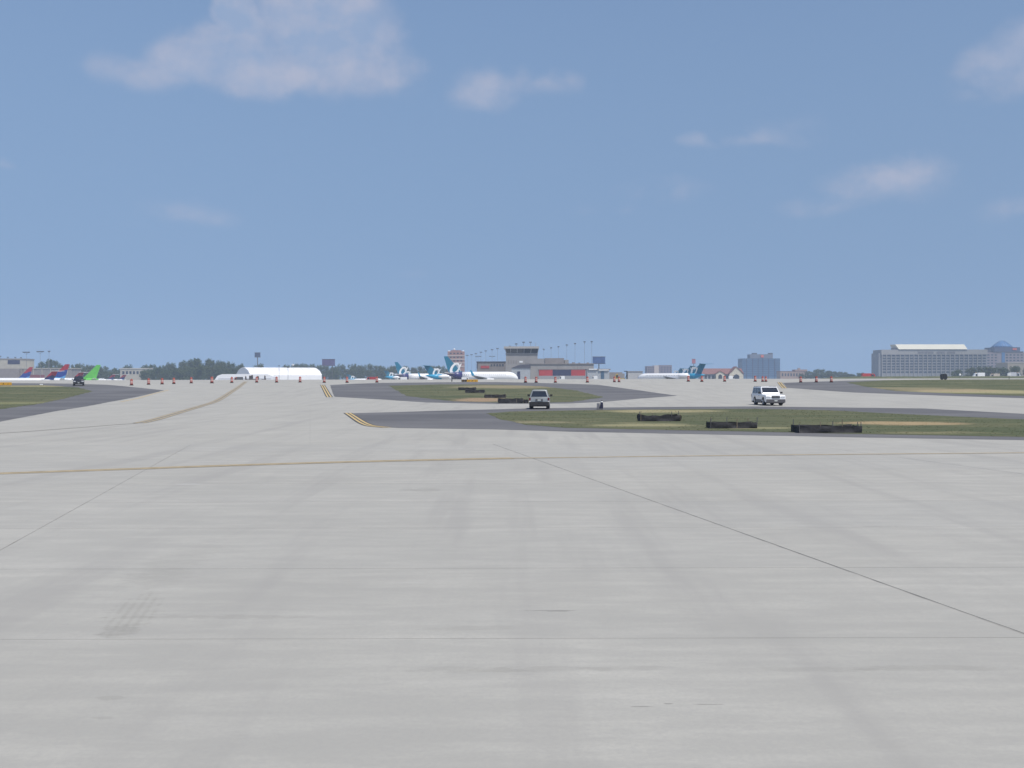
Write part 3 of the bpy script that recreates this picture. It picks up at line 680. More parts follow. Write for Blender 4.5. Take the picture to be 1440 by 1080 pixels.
# dark cabinet, post with white box and white beacon on the far right verge
g_ = gp(1327, 534); root = empty('equipment_cabinet', (g_.x, g_.y, zlin(g_.y) + .012)); tag(root, 'squat black cabinet on the far grass before the hotel', 'cabinet'); k = g_.y / F
MB().prism([(-3.6 * k, .12), (3.6 * k, .12), (4.2 * k, 3 * k), (3.6 * k, 7.2 * k), (1.5 * k, 8.4 * k), (-2.6 * k, 8.4 * k), (-4 * k, 6.5 * k)], 'y', -.5, .5).build('cabinet_body', mat('cabinet_black', (.022, .024, .03), .6, var=.2, scale=3), root, .04)
for s in (-1, 1): MB().box(s * 2.4 * k - .08, s * 2.4 * k + .08, -.4, .4, -.05, .14).build('foot', GREYP, root)
g_ = gp(1419, 533.6); root = empty('post_box', (g_.x, g_.y, zlin(g_.y) + .012)); tag(root, 'thin dark post carrying a white box on the far verge', 'post'); k = g_.y / F
MB().tube((0, 0, -.1), (0, 0, 5.2 * k), .05).build('post', DARK, root); MB().box(-2.4 * k, 2.2 * k, -.15, .15, 5 * k, 8.6 * k).build('white_box', WHITE, root, .03)
g_ = gp(58, 541.8); root = empty('ground_marker', (g_.x, g_.y, zlin(g_.y) + .01)); tag(root, 'small low white marker block on the left grass', 'marker'); k = g_.y / F
MB().prism([(-2 * k, 0), (2 * k, 0), (1.5 * k, 1.5 * k), (-1.4 * k, 1.7 * k)], 'y', -.2, .2).build('block', WHITE, root, .02)
MB().box(-2.4 * k, 2.4 * k, -.3, .3, -.02, .04).build('base', GREYP, root)

# ================================================================== aircraft
def logo_a(h, m, parent, x, z, y, side, flip=1):
    """white slanted script letter on both sides of a fin: a bowl and a hooked stem, flat ribbon"""
    mb = MB()
    def strip(pts):
        vs = []
        for i, (u, v, t) in enumerate(pts):
            a, b = pts[max(i - 1, 0)], pts[min(i + 1, len(pts) - 1)]; d = Vector((b[0] - a[0], b[1] - a[1])).normalized()
            for k in (-1, 1): vs.append((u - d.y * t * k, v + d.x * t * k))
        return vs
    bowl = [(.38 * math.cos(a), .5 * math.sin(a), .10 - .035 * math.cos(a)) for a in [R(45 + 360 * i / 22) for i in range(23)]]
    stem = [(.46, .50, .05), (.42, .2, .08), (.39, -.15, .085), (.42, -.42, .08), (.56, -.5, .06), (.72, -.36, .03)]
    for st, up in ((bowl, 0), (stem, .045)):
        q = strip(st); n = len(q) // 2; k = len(mb.v)
        for t in (0, .03):
            mb.v += [((u + .38 * v) * h * flip + x, side * (y + t + up), v * h + z) for u, v in q]
        for i in range(n - 1):
            a, b, c, d = 2 * i, 2 * i + 1, 2 * i + 3, 2 * i + 2
            mb.f += [(k + a, k + b, k + c, k + d), (k + 2 * n + a, k + 2 * n + b, k + 2 * n + c, k + 2 * n + d)]
    return mb.build('tail_letter', m, parent)
def band_mat(name, stops, slope=.35, zs=1.0, z0=0.0):
    """flat tail livery: colour bands across the fin along a slanted line, in the fin's own coordinates"""
    g = G(name); tc = g.nt.nodes.new('ShaderNodeTexCoord'); sp = g.nt.nodes.new('ShaderNodeSeparateXYZ'); g.L.new(tc.outputs['Object'], sp.inputs[0])
    wob = g.M('MULTIPLY', g.M('SINE', g.M('MULTIPLY', sp.outputs[0], .9)), .35)
    t = g.M('ADD', g.M('ADD', g.M('MULTIPLY', sp.outputs[2], 1.0), g.M('MULTIPLY', sp.outputs[0], slope)), wob)
    t = g.M('DIVIDE', g.M('SUBTRACT', t, z0), zs)
    cr = g.nt.nodes.new('ShaderNodeValToRGB'); cr.color_ramp.interpolation = 'CONSTANT'; g.L.new(t, cr.inputs[0])
    el = cr.color_ramp.elements
    while len(el) < len(stops): el.new(.5)
    for e_, (p_, c_) in zip(el, stops): e_.position = p_; e_.color = c_ + (1,)
    g.L.new(cr.outputs[0], g.b.inputs['Base Color']); g.b.inputs['Roughness'].default_value = .35; return g.m
def foil(p0, p1, c0, c1, t0, t1, up='z'):
    """wing-like slab: root leading edge p0, tip leading edge p1, chords c0, c1 toward -x, thickness t"""
    def ring(p, c, t):
        p = Vector(p); ax = Vector((0, 0, 1)) if up == 'z' else Vector((0, 1, 0)); q = []
        for f_, h_ in ((0, 0), (.12, .8), (.35, 1), (.7, .6), (1, .05), (1, -.05), (.7, -.5), (.35, -.8), (.12, -.7)):
            q.append(p + Vector((-c * f_, 0, 0)) + ax * (t * .5 * h_))
        return q
    return MB().rings([ring(p0, c0, t0), ring(p1, c1, t1)])
def jet(name, kind, livery):
    root = empty(name); W_, T_, B_ = livery['body'], livery['tail'], livery['belly']
    if kind == 'low':   Lf, r, zc, fin_h = livery.get('L', 33.6), livery.get('r', 1.95), 3.25, livery.get('fh', 12.5)
    else:               Lf, r, zc, fin_h = 37.8, 1.68, 2.75, 8.75
    hl = Lf / 2; n = 20
    prof = [(hl, .02, -.55), (hl - .5, .42, -.42), (hl - 1.4, .72, -.25), (hl - 2.8, .92, -.08), (hl - 4.5, 1, 0), (-hl * .32, 1, 0), (-hl * .55, .93, .06), (-hl * .75, .66, .28), (-hl * .9, .36, .5), (-hl, .08, .62)]
    def ring(x, k, dz): return [(x, r * k * math.cos(6.2832 * i / n), zc + r * dz + r * k * 1.06 * math.sin(6.2832 * i / n)) for i in range(n)]
    cut = 6
    MB().rings([ring(*p_) for p_ in prof[:cut + 1]]).build('fuselage', W_, root, smooth_=True)
    MB().rings([ring(p_[0] - .0, p_[1], p_[2]) for p_ in prof[cut:]]).build('tail_cone', B_, root, smooth_=True)
    wins = MB()
    for s in (-1, 1):
        for i in range(int((Lf * .62) / .9)):
            x = hl - 6 - i * .9; y = s * (r * .955); wins.add([(x, y + s * .03, zc + .45), (x - .28, y + s * .03, zc + .45), (x - .28, y + s * .0, zc + .82), (x, y + s * .0, zc + .82)], [(0, 1, 2, 3)])
    w_ = wins.build('cabin_windows', GLASS, root); w_['kind'] = 'stuff'
    MB().hexa([(hl - 1.5, -r * .6, zc + .28), (hl - .95, -r * .42, zc + .22), (hl - .95, r * .42, zc + .22), (hl - 1.5, r * .6, zc + .28)], [(hl - 2.3, -r * .52, zc + .98), (hl - 1.72, -r * .36, zc + .82), (hl - 1.72, r * .36, zc + .82), (hl - 2.3, r * .52, zc + .98)]).build('cockpit_window', GLASS, root)
    # fin, split at the rudder
    zt = fin_h; zr = zc + r * .75
    if kind == 'low':
        k = Lf / 33.6
        le0, le1, te1, te0 = (-hl * .55, zr), (-hl - -.9 * k, zt), (-hl - .9 * k, zt), (-hl + 1.3 * k, zr)
        prof_f = [(-hl * .42, zr + .12), (-hl * .60, zr + 1.0), le1, te1, te0]
    else:
        le0, le1, te1, te0 = (-hl * .60, zr), (-hl + 2.6, zt), (-hl - .6, zt), (-hl + 2.0, zr)
        prof_f = [(-hl * .52, zr + .05), (-hl * .62, zr + .5), le1, te1, te0]
    rud = .72
    mid_t = (le1[0] + (te1[0] - le1[0]) * rud, zt); mid_b = (le0[0] + (te0[0] - le0[0]) * rud, zr)
    fin = MB().prism(prof_f[:3] + [mid_t, mid_b], 'y', -.16, .16).build('fin', T_, root, .05)
    MB().prism([(mid_t[0] - .03, zt), te1, te0, (mid_b[0] - .03, zr)], 'y', -.11, .11).build('rudder', T_, root)
    for s in (-1, 1):
        if kind == 'low': foil((-hl + 4.8, s * .3, zc + r * .55), (-hl + .6, s * 6.6, zc + r * .55 + .75), 3.6, 1.4, .35, .15).build('tailplane', W_, root)
        else: foil((-hl + 2.9, s * .05, zt + .02), (-hl - .2, s * 5.5, zt + .15), 3.5, 1.5, .38, .18).build('tailplane', livery.get('stab', T_), root)
        foil((4.5 if kind == 'low' else 1.5, s * r * .6, zc - r * .62), (-3.5 if kind == 'low' else -4.5, s * (16 if kind == 'low' else 13.5), zc - r * .2 + .6), 6.6, 1.6, .8, .25).build('wing', ALU, root)
        if kind == 'low' and livery.get('winglet'): foil((-3.6, s * 16, zc - r * .2 + .6), (-5.2, s * 16.4, zc + 2.7), 1.5, .5, .15, .08, 'y').build('winglet', livery['winglet'], root)
        if kind == 'low': ex, ey, ez, el_, er = 3.2, s * 4.9, zc - r * 1.02, 4.4, .95
        else: ex, ey, ez, el_, er = -hl * .50, s * (r + 1.1), zc + .55, 5.6, .82
        en = empty('engine'); en.parent = root
        rr = [(0, .90), (.25, 1), (1.6, 1.02), (el_ * .7, .9), (el_, .62)]
        MB().rings([[(ex + el_ * .5 - d, ey + er * q_ * math.cos(6.2832 * i / 14), ez + er * q_ * math.sin(6.2832 * i / 14)) for i in range(14)] for d, q_ in rr]).build('nacelle', livery.get('engine', W_), en, smooth_=True)
        MB().tube((ex + el_ * .5 + .01, ey, ez), (ex + el_ * .5 + .04, ey, ez), er * .8, er * .78, 14).build('intake', DARK, en)
        if kind == 'low': MB().hexa([(ex + 1, ey - .12, ez + er * .6), (ex - 2.5, ey - .12, ez + er * .6), (ex - 2.5, ey + .12, ez + er * .6), (ex + 1, ey + .12, ez + er * .6)], [(ex, ey - .12, zc - r * .45), (ex - 3.4, ey - .12, zc - r * .45), (ex - 3.4, ey + .12, zc - r * .45), (ex, ey + .12, zc - r * .45)]).build('pylon', W_, en)
        else: MB().box(ex - 1.4, ex + 1.2, min(s * r * .7, ey), max(s * r * .7, ey), ez - .12, ez + .12).build('pylon', W_, en)
        if livery.get('letter'): logo_a(livery.get('ls', 4.4 if kind == 'low' else 3.3), WHITE, root, (-hl * .745 if kind == 'low' else -hl * .70), zr + (2.2 if kind == 'low' else 1.55), .175, s, -s)
        gx = -1.5 if kind == 'low' else -3.5
        g1 = empty('main_gear'); g1.parent = root
        MB().tube((gx, s * 2.6, .5), (gx, s * 2.6, zc - r * .6), .14).build('strut', STEEL, g1)
        for d in (-.3, .3): MB().tube((gx, s * 2.6 + d - .14, .52), (gx, s * 2.6 + d + .14, .52), .52, .52, 14).build('tyre', DARK, g1)
    g1 = empty('nose_gear'); g1.parent = root
    MB().tube((hl - 4.5, 0, .4), (hl - 4.5, 0, zc - r * .8), .1).build('strut', STEEL, g1)
    for d in (-.2, .2): MB().tube((hl - 4.5, d - .1, .36), (hl - 4.5, d + .1, .36), .36, .36, 12).build('tyre', DARK, g1)
    return root
JW = mat('jet_white', (.82, .82, .82), .3, var=.02, scale=.3)
GROUP_A = 'teal tailed jets parked at the gates'; GROUP_D = 'parked jets with red and blue tails'
j737 = jet('parked_jet', 'low', dict(body=JW, tail=TEAL, belly=NAVY, letter=True, winglet=SKYB, engine=JW))
j717 = jet('parked_jet', 'tee', dict(body=JW, tail=TEAL, belly=SKYB, letter=True, engine=JW))
def place(o, px_tail, D, head, label, group, hl, flip=False):
    """put the tail end of a jet at a photo column at forward distance D; head = heading angle from +X"""
    t = at(px_tail, 530, D); o.rotation_euler = (0, 0, R(head))
    o.location = (t.x + hl * math.cos(R(head)), D + hl * math.sin(R(head)), zf2(t.x, D)); tag(o, label, 'airplane', group); return o
place(j737, 627, 478, 3, 'large white jet with navy tail cone and white letter on its tall teal fin', GROUP_A, 16.8)
place(copy_tree(j737), 557, 640, 14, 'jet whose plain tall teal fin rises behind two lower tailplanes', GROUP_A, 16.8)
place(j717, 598, 535, 8, 'teal T-tailed jet directly behind the large white jet', GROUP_A, 18.9)
place(copy_tree(j717), 562, 735, 18, 'teal T-tailed jet with the tall teal fin rising just behind it', GROUP_A, 18.9)
place(copy_tree(j717), 541, 900, 10, 'small far teal T-tailed jet beside a larger teal-tailed one', GROUP_A, 18.9)
place(copy_tree(j717), 488, 1080, 10, 'farthest teal T-tailed jet, standing alone before the trees', GROUP_A, 18.9)
place(copy_tree(j717), 991, 484, 139, 'nearest of three teal T-tailed jets parked nose to the hangar, tall tailplane', GROUP_A, 18.9)
place(copy_tree(j717), 976.5, 575, 139, 'middle one of three teal T-tailed jets by the brown-roofed terminal', GROUP_A, 18.9)
place(copy_tree(j717), 961, 720, 141, 'lowest of three teal T-tailed jets before the purple-grey block', GROUP_A, 18.9)
RED, BLU, LBL, DBL = (.36, .02, .035), (.012, .045, .26), (.10, .30, .55), (.02, .02, .09)
D757 = band_mat('wave_tail', [(0, LBL), (.2, BLU), (.58, RED)], .15, 8.6, 1.4)
DMD = band_mat('dark_wave_tail', [(0, BLU), (.22, DBL), (.48, RED)], .15, 5.0, 1.4)
GRN = mat('green_tail', (.13, .52, .07), .4, var=.06, scale=.5)
m757 = jet('parked_jet', 'low', dict(L=47, r=1.95, fh=13.4, body=JW, tail=D757, belly=JW))
mmd = jet('parked_jet', 'tee', dict(body=JW, tail=DMD, belly=JW, stab=JW))
mgr = jet('parked_jet', 'low', dict(L=47, r=1.95, fh=13.4, body=JW, tail=GRN, belly=GRN))
place(m757, 95, 611, 176, 'jet with the tallest red-topped blue fin, beside the dark blue car', GROUP_D, 23.5)
place(copy_tree(m757), 44, 755, 176, 'jet with red-topped blue fin in front of the cream terminal block', GROUP_D, 23.5)
place(mmd, 80, 545, 174, 'T-tailed jet with dark red fin between two tall blue fins', GROUP_D, 18.9)
place(copy_tree(mmd), 117, 650, 174, 'T-tailed jet with dark red fin between the blue fin and the green fin', GROUP_D, 18.9)
place(copy_tree(mmd), 162, 960, 174, 'small far T-tailed jet with dark red fin, right beside the green tail', GROUP_D, 18.9)
place(copy_tree(mmd), 177, 1000, 174, 'small far T-tailed jet with dark red fin before the low cream building', GROUP_D, 18.9)
place(mgr, 139, 641, 176, 'jet with a bright green fin before the trees', None, 23.5)

# ================================================================== trees
def leafmat(name, c):
    g = G(name); oi = g.nt.nodes.new('ShaderNodeObjectInfo'); a = g.noise(.45, 4, .6)
    col = g.mix(g.ss(a, .3, .7), tuple(x * .75 for x in c), tuple(x * 1.3 for x in c)); col = g.mix(g.M('MULTIPLY', oi.outputs['Random'], .5), col, (c[0] * 1.35, c[1] * 1.1, c[2] * .9))
    g.L.new(col, g.b.inputs['Base Color']); g.b.inputs['Roughness'].default_value = .7; g.b.inputs['Specular IOR Level'].default_value = .2; return g.m
LEAF = leafmat('foliage', (.052, .075, .03)); BARK = mat('bark', (.10, .075, .055), .9, var=.25, scale=3)
def tree_meshes(seed, conic=False):
    rnd = random.Random(seed); tr = MB(); tr.tube((0, 0, 0), (.1, 0, .45), .035, .024, 7)
    lumps = []
    for i in range(16):
        a = rnd.uniform(0, 6.28); h = rnd.uniform(.24, .88); rad = (.40 if not conic else .30) * math.sin(min(1, (h - .12) / .62) * math.pi * .62 + .35) * rnd.uniform(.5, 1.0)
        c = Vector((rad * math.cos(a), rad * math.sin(a), h)); lumps.append((c, rnd.uniform(.09, .17)))
        if i < 7: tr.tube((.06, 0, .28 + .1 * rnd.random()), c, .014, .004, 5)
    lumps += [(Vector((.02, 0, .55)), .24), (Vector((0, 0, .38)), .22), (Vector((0, 0, .74)), .2)]
    cr = MB()
    for c, r_ in lumps:
        for _ in range(int(2600 * r_ * r_ + 34)):
            d = Vector((rnd.gauss(0, 1), rnd.gauss(0, 1), rnd.gauss(0, 1))).normalized(); q = c + d * r_ * (rnd.random() ** .35) * rnd.uniform(.8, 1.12)
            n_ = (d + Vector((rnd.gauss(0, .6), rnd.gauss(0, .6), rnd.gauss(0, .6)))).normalized(); a = n_.orthogonal().normalized(); b = n_.cross(a); s_ = rnd.uniform(.016, .034)
            k = len(cr.v); cr.v += [tuple(q + a * s_), tuple(q + b * s_ * .8), tuple(q - a * s_), tuple(q - b * s_ * .8)]; cr.f.append((k, k + 1, k + 2, k + 3))
    def me(name, mb, m):
        x = bpy.data.meshes.new(name); x.from_pydata(mb.v, [], mb.f); x.materials.append(m); return x
    return me('trunk', tr, BARK), me('crown', cr, LEAF)
TREES = [tree_meshes(s_, s_ == 4) for s_ in range(5)]
def tree(px, ytop, D, wpx, label, group, v=None):
    t = at(px, ytop, D); zb = zf2(t.x, D); h = max(2.0, t.z - zb); w = max(wpx * D / F, h * .55); tm, cm = TREES[random.randrange(5) if v is None else v]
    root = empty('deciduous_tree', (t.x, D, zb), random.uniform(0, 6.28)); tag(root, label, 'tree', group)
    for nm, me in (('trunk', tm), ('crown', cm)): o = link(bpy.data.objects.new(nm, me), root); o.scale = (w / .85, w / .85, h / .97)
def grove(outline, step, D0, D1, label, group, wpx, rows=2):
    """trees along a skyline given as (photo x, photo y of the tree tops)"""
    x = outline[0][0]
    while x <= outline[-1][0]:
        for (xa, ya), (xb, yb) in zip(outline, outline[1:]):
            if xa <= x <= xb: y = ya + (yb - ya) * (x - xa) / (xb - xa); break
        for r_ in range(rows):
            D = D0 + (D1 - D0) * (r_ / max(1, rows - 1)) + random.uniform(-25, 25)
            yy = y + (0 if r_ == rows - 1 else (532 - y) * random.uniform(.22, .45)) + random.uniform(-.6, 1.2)
            tree(x + random.uniform(-.35, .35) * step + (step * .5 if r_ == 0 else 0), yy, D, wpx * random.uniform(.85, 1.25), label if rows == 1 else label.replace('leafy tree', ('low leafy front tree', 'tall leafy back tree')[r_ == rows - 1]), group)
        x += step * random.uniform(.85, 1.15)
random.seed(21)
grove([(58, 508), (66, 505), (76, 506), (86, 511), (100, 511), (108, 509), (122, 511), (135, 513), (148, 514), (158, 517)], 9, 1060, 1130, 'leafy tree in the wood behind the red and blue fins', 'wood behind the blue and green fins', 15)
tree(178, 512, 1150, 16, 'round leafy tree rising behind the low cream building', None)
tree(167, 518, 1150, 12, 'small leafy tree at the end of the low cream building', None)
grove([(198, 515), (210, 511), (225, 512), (240, 509), (260, 505), (283, 503), (300, 505), (320, 508), (338, 511), (348, 516), (356, 520)], 9, 1000, 1100, 'leafy tree in the wood behind the white tent hangar', 'wood behind the tent hangar', 16, 3)
tree(363, 511, 1050, 20, 'solitary round tree under the pole sign above the tent hangar', None)
grove([(392, 514), (402, 513)], 8, 1150, 1150, 'leafy tree peeping over the ridge of the tent hangar', 'trees peeping over the tent hangar', 12, 1)
grove([(415, 511), (428, 510), (440, 510), (455, 512), (472, 515), (482, 511), (490, 509.5), (500, 513), (512, 511.5), (525, 512), (540, 514), (552, 513), (572, 515), (580, 518), (592, 515), (610, 513), (628, 514)], 9, 1210, 1300, 'leafy tree in the long belt behind the teal tails', 'tree belt behind the teal tails', 15, 2)
grove([(1128, 525), (1138, 521), (1148, 518.5), (1160, 520), (1172, 522), (1188, 521.5), (1200, 526)], 9, 1250, 1320, 'leafy tree in the clump between glass block and hotel', 'clump between the glass block and the hotel', 15, 2)
tree(1210, 524, 1000, 14, 'small dark tree beside the red truck', None)
grove([(1338, 520), (1352, 519), (1366, 516), (1380, 514), (1394, 517), (1408, 515), (1424, 514), (1445, 518)], 9, 950, 1020, 'dark leafy tree before the hotel and domed tower', 'trees before the hotel', 15, 1)

# ================================================================== buildings
def bld(name, label, D, cat='building', rz=0):
    r_ = empty(name, (0, D, zf(D)), rz); tag(r_, label, cat); return r_
def slab_px(root, name, x0, x1, y0, y1, D, depth, m, dy=0.0, bevel=0.0):
    """box whose front face fills photo columns x0..x1 and rows y0..y1 at forward distance D + dy"""
    a, b = at(x0, (y0 + y1) / 2, D), at(x1, (y0 + y1) / 2, D); top = at((x0 + x1) / 2, y0, D).z; bot = at((x0 + x1) / 2, y1, D).z
    zb = zf(D); bot = zf2((a.x + b.x) / 2, D) if y1 >= 530 else bot
    o = MB().box(a.x, b.x, dy, dy + depth, bot - zb, top - zb).build(name, m, root, bevel); return o
# terminal block on the left
D = 900; r_ = bld('terminal_building', 'cream terminal block with a dark window strip and low red-based wing', D)
slab_px(r_, 'wall', -60, 29.5, 505.5, 533, D, 25, CREAMW); slab_px(r_, 'roof', -61, 30, 504.2, 505.5, D, 25.4, WARMW, -.3); slab_px(r_, 'window', 11, 28, 506.4, 512, D, .3, NVP, -.2)
slab_px(r_, 'wing_wall', 30, 100, 518.6, 533, D, 20, WARMW, 1); slab_px(r_, 'red_base', 38, 62, 527.2, 533, D, .4, mat('dull_red_base', (.20, .06, .07), .7), .7); slab_px(r_, 'lower_wall', -60, 29.5, 518.5, 533, D, 4, WARMW, -4); slab_px(r_, 'wing_roof', 29.8, 101, 517.6, 518.6, D, 20, CREAMW, .6)
for x in (34, 46, 58, 70, 82, 94): slab_px(r_, 'pilaster', x, x + .8, 519, 527, D, .3, CREAMW, .7)
D = 1080; r_ = bld('low_building', 'long low cream building between tree clumps', D)
slab_px(r_, 'wall', 169, 208, 519, 533, D, 14, CREAMW); slab_px(r_, 'parapet', 168.4, 208.6, 517.6, 519, D, 15, mat('pale_trim', (.5, .47, .42), .8), -.4)
for i in range(7): slab_px(r_, 'window', 172 + i * 5, 175 + i * 5, 522, 526, D, .3, WINM, -.15)
# tent hangar
D = 620.0; c = at(352, 530, D); zb = zf2(c.x, D); root = empty('tent_hangar', (c.x, D, zb), R(35)); tag(root, 'large white fabric tent hangar with a shaded grey gable end', 'tent')
TENT = mat('tent_fabric', (.80, .80, .81), .5, var=.02, scale=.2); k = D / F; ev = at(352, 527.5, D).z - zb; rg = at(352, 517.2, D).z - zb + .4; LT, WT = 46.5, 24.0
gable = [(0, 0), (WT, 0), (WT, ev), (WT * .86, ev + (rg - ev) * .55), (WT * .66, rg - .5), (WT * .5, rg), (WT * .34, rg - .5), (WT * .14, ev + (rg - ev) * .55), (0, ev)]
MB().prism(gable, 'x', 0, LT).build('fabric_shell', TENT, root, .1)
for i in range(10):
    x = LT * i / 9; mb = MB(); q = [(y, z) for y, z in gable[2:]]; q2 = [(WT / 2 + (y - WT / 2) * 1.008, z + .09) for y, z in q]
    mb.prism(q2 + q[::-1], 'x', x - .12, x + .12); mb.build('rib', mat('tent_seam', (.66, .66, .69), .5), root)
MB().box(-.12, .0 - .01, WT * .33, WT * .67, 0, 4.6).build('door_flap', mat('tent_door', (.55, .56, .60), .6), root)
D = 560.0; a, b = at(302, 530, D), at(384, 530, D); zb = zf2((a.x + b.x) / 2, D); root = empty('low_canopy', ((a.x + b.x) / 2, D, zb)); tag(root, 'long low white canopy in front of the tent hangar', 'canopy')
w = b.x - a.x; h1 = at(330, 526.2, D).z - zb; MB().prism([(-w / 2 + 1, 0), (w / 2, 0), (w / 2, h1 * .8), (w / 2 - 3, h1), (-w / 2 + 4, h1), (-w / 2 + 1.4, h1 * .86), (-w / 2, h1 * .55)], 'y', 0, 6).build('canopy_shell', TENT, root, .15)
MB().box(-w / 2 + 2, w / 2 - 1, -.15, 0, h1 * .62, h1 * .66).build('seam', mat('tent_seam', (.66, .66, .69)), root)
# towers and concourse in the middle
D = 1050; r_ = bld('brick_tower', 'pinkish brick tower with banded floors and white dishes on its roof', D)
BRK = mat('pink_brick', (.30, .17, .15), .85, var=.10, scale=.3); PALEB = mat('pale_band', (.46, .40, .37), .85)
slab_px(r_, 'wall', 629.5, 652.5, 494, 533, D, 16, BRK)
for y in (499.5, 504.5, 509.5, 514.5): slab_px(r_, 'floor_band', 629.2, 652.8, y, y + 1.4, D, 16.6, PALEB, -.3)
for x in (632.5, 637.5, 642.5, 647.5):
    for y in (496, 501.6, 506.6): slab_px(r_, 'window', x, x + 2.6, y, y + 1.8, D, .3, WINM, -.12)
slab_px(r_, 'penthouse', 634, 648, 492.4, 494, D, 10, BRK, 2)
for x, y in ((631, 494), (638.5, 491.2), (651, 494)):
    q = at(x, y, D); MB().lathe([(.1, 0), (.9, .5), (1.05, 1.1), (.7, 1.7), (.1, 1.9)], 10, (q.x, 4)).build('dish', WHITE, r_).location.z = q.z - zf(D) - .9
D = 690; r_ = bld('control_tower', 'grey ramp control tower with slanted dark glass cab above the concourse', D, 'tower'); k = D / F; zb = zf(D)
slab_px(r_, 'shaft', 711.5, 756, 497, 533, D, 20, GREYW)
def trap(name, xb0, xb1, xt0, xt1, yb, yt, m, dy, depth, grow):
    lo = [at(xb0, yb, D), at(xb1, yb, D)]; hi = [at(xt0, yt, D), at(xt1, yt, D)]
    return MB().hexa([(lo[0].x, dy, lo[0].z - zb), (lo[1].x, dy, lo[1].z - zb), (lo[1].x, dy + depth, lo[1].z - zb), (lo[0].x, dy + depth, lo[0].z - zb)],
                     [(hi[0].x, dy - grow, hi[0].z - zb), (hi[1].x, dy - grow, hi[1].z - zb), (hi[1].x, dy + depth + grow, hi[1].z - zb), (hi[0].x, dy + depth + grow, hi[0].z - zb)]).build(name, m, r_)
trap('cab_core', 712.5, 755.5, 710.6, 757, 496.6, 490.2, NVP, -.1, 20, 1.2)
xs_ = [712, 718.3, 727.3, 736.8, 746.2, 755.8]; xt_ = [710.2, 717.8, 727.2, 737, 747, 757.2]
for i in range(5): trap('cab_window', xs_[i] + .5, xs_[i + 1] - .5, xt_[i] + .5, xt_[i + 1] - .5, 496.2, 490.6, GLASS, -.35, .2, 1.2)
for i in range(6): trap('mullion', xs_[i] - .4, xs_[i] + .4, xt_[i] - .4, xt_[i] + .4, 496.6, 490.2, GREYW, -.5, .3, 1.2)
slab_px(r_, 'cab_roof', 708.6, 758, 487.2, 490.2, D, 24, mat('roof_band', (.40, .38, .36), .8), -2); slab_px(r_, 'sill', 711, 756.5, 496.6, 498, D, 20.8, GREYW, -.5)
for x, h_ in ((753.5, 481.5), (716, 484)): q0, q1 = at(x, 487.4, D), at(x, h_, D); MB().tube((q0.x, 4, q0.z - zb), (q1.x, 4, q1.z - zb), .12).build('antenna', STEEL, r_)
slab_px(r_, 'sign_panel', 730.4, 735.2, 507.6, 510, D, .3, WHITE, -.2)
for i in range(4): slab_px(r_, 'window', 714.5 + i * 3.6, 716 + i * 3.6, 506.5, 511.5, D, .3, WARMW, -.12)
D = 720; r_ = bld('concourse_wing', 'grey concourse wing with a red sign band beside the control tower', D)
slab_px(r_, 'wall', 670.5, 711.2, 509.2, 533, D, 20, WARMW); slab_px(r_, 'roof', 670, 711.2, 508.2, 509.2, D, 21, DKROOF, -.4); slab_px(r_, 'red_band', 676, 688, 514.4, 518, D, .4, REDP, -.3); slab_px(r_, 'side_pier', 670.3, 672, 509.4, 518, D, .6, DKROOF, -.5)
for i in range(5): slab_px(r_, 'window', 690 + i * 4, 692.4 + i * 4, 512, 515, D, .3, WINM, -.12)
D = 640; r_ = bld('hangar_building', 'long concrete hangar with red and navy door panels beside the control tower', D)
slab_px(r_, 'wall', 746, 835, 512, 533, D, 30, GREYW); slab_px(r_, 'roof', 745.5, 835.5, 511, 512, D, 31, WARMW, -.5)
for x0, x1, m in ((758, 777, REDP), (777.3, 803, NVP), (803.3, 823, REDP)): slab_px(r_, 'door_panel', x0, x1, 519.8, 528.4, D, .4, m, -.3)
slab_px(r_, 'door_header', 757.2, 824, 518.9, 519.8, D, .5, WARMW, -.45); slab_px(r_, 'base_wall', 757, 836, 528.4, 533, D, .8, mat('base_grey', (.30, .30, .31), .8), -.7)
slab_px(r_, 'upper_block', 738.5, 766, 504, 511, D, 12, GREYW, 8); slab_px(r_, 'upper_block', 767, 794, 503.2, 511, D, 12, WARMW, 9); slab_px(r_, 'upper_block', 795, 801, 505.5, 511, D, 10, GREYW, 10)
for x, w_, h_ in ((752, 3, 1.6), (806, 4, 1.8), (815, 2.5, 1.3), (827, 3, 1.6)): slab_px(r_, 'roof_unit', x, x + w_, 511 - h_, 511.05, D, 3, GREYP if w_ < 3 else WARMW, 10)
for x in (784, 812): slab_px(r_, 'wall_joint', x, x + .5, 512.2, 518.8, D, .2, WARMW, -.1)
q = [at(719, 517.6, D), at(746, 517.6, D), at(746, 512.4, D), at(731, 512.8, D)]; MB().prism([(p_.x, p_.z - zf(D)) for p_ in q], 'y', -6, 6).build('sloped_roof', DKROOF, r_)
slab_px(r_, 'link_wall', 719.4, 745.6, 517.6, 533, D, 11, mat('pale_blue_wall', (.36, .38, .40), .8), -5.6); slab_px(r_, 'door', 727.3, 731.4, 522.4, 532.6, D, .3, NVP, -5.8)
D = 600; r_ = bld('gate_building', 'pale grey gate building with white roof rail and one dark door', D)
slab_px(r_, 'wall', 826, 857, 520.2, 533, D, 12, mat('pale_blue_wall', (.36, .38, .40))); slab_px(r_, 'roof', 825, 858.5, 518.6, 520.2, D, 13, WARMW, -.4); slab_px(r_, 'white_rail', 828, 839.5, 518.6, 519.9, D, .25, WHITE, -.7); slab_px(r_, 'white_rail', 842, 856, 519.8, 521, D, .25, WHITE, -.7); slab_px(r_, 'door', 845, 849.6, 522.4, 532, D, .3, mat('door_blue', (.05, .10, .16), .5), -.2)
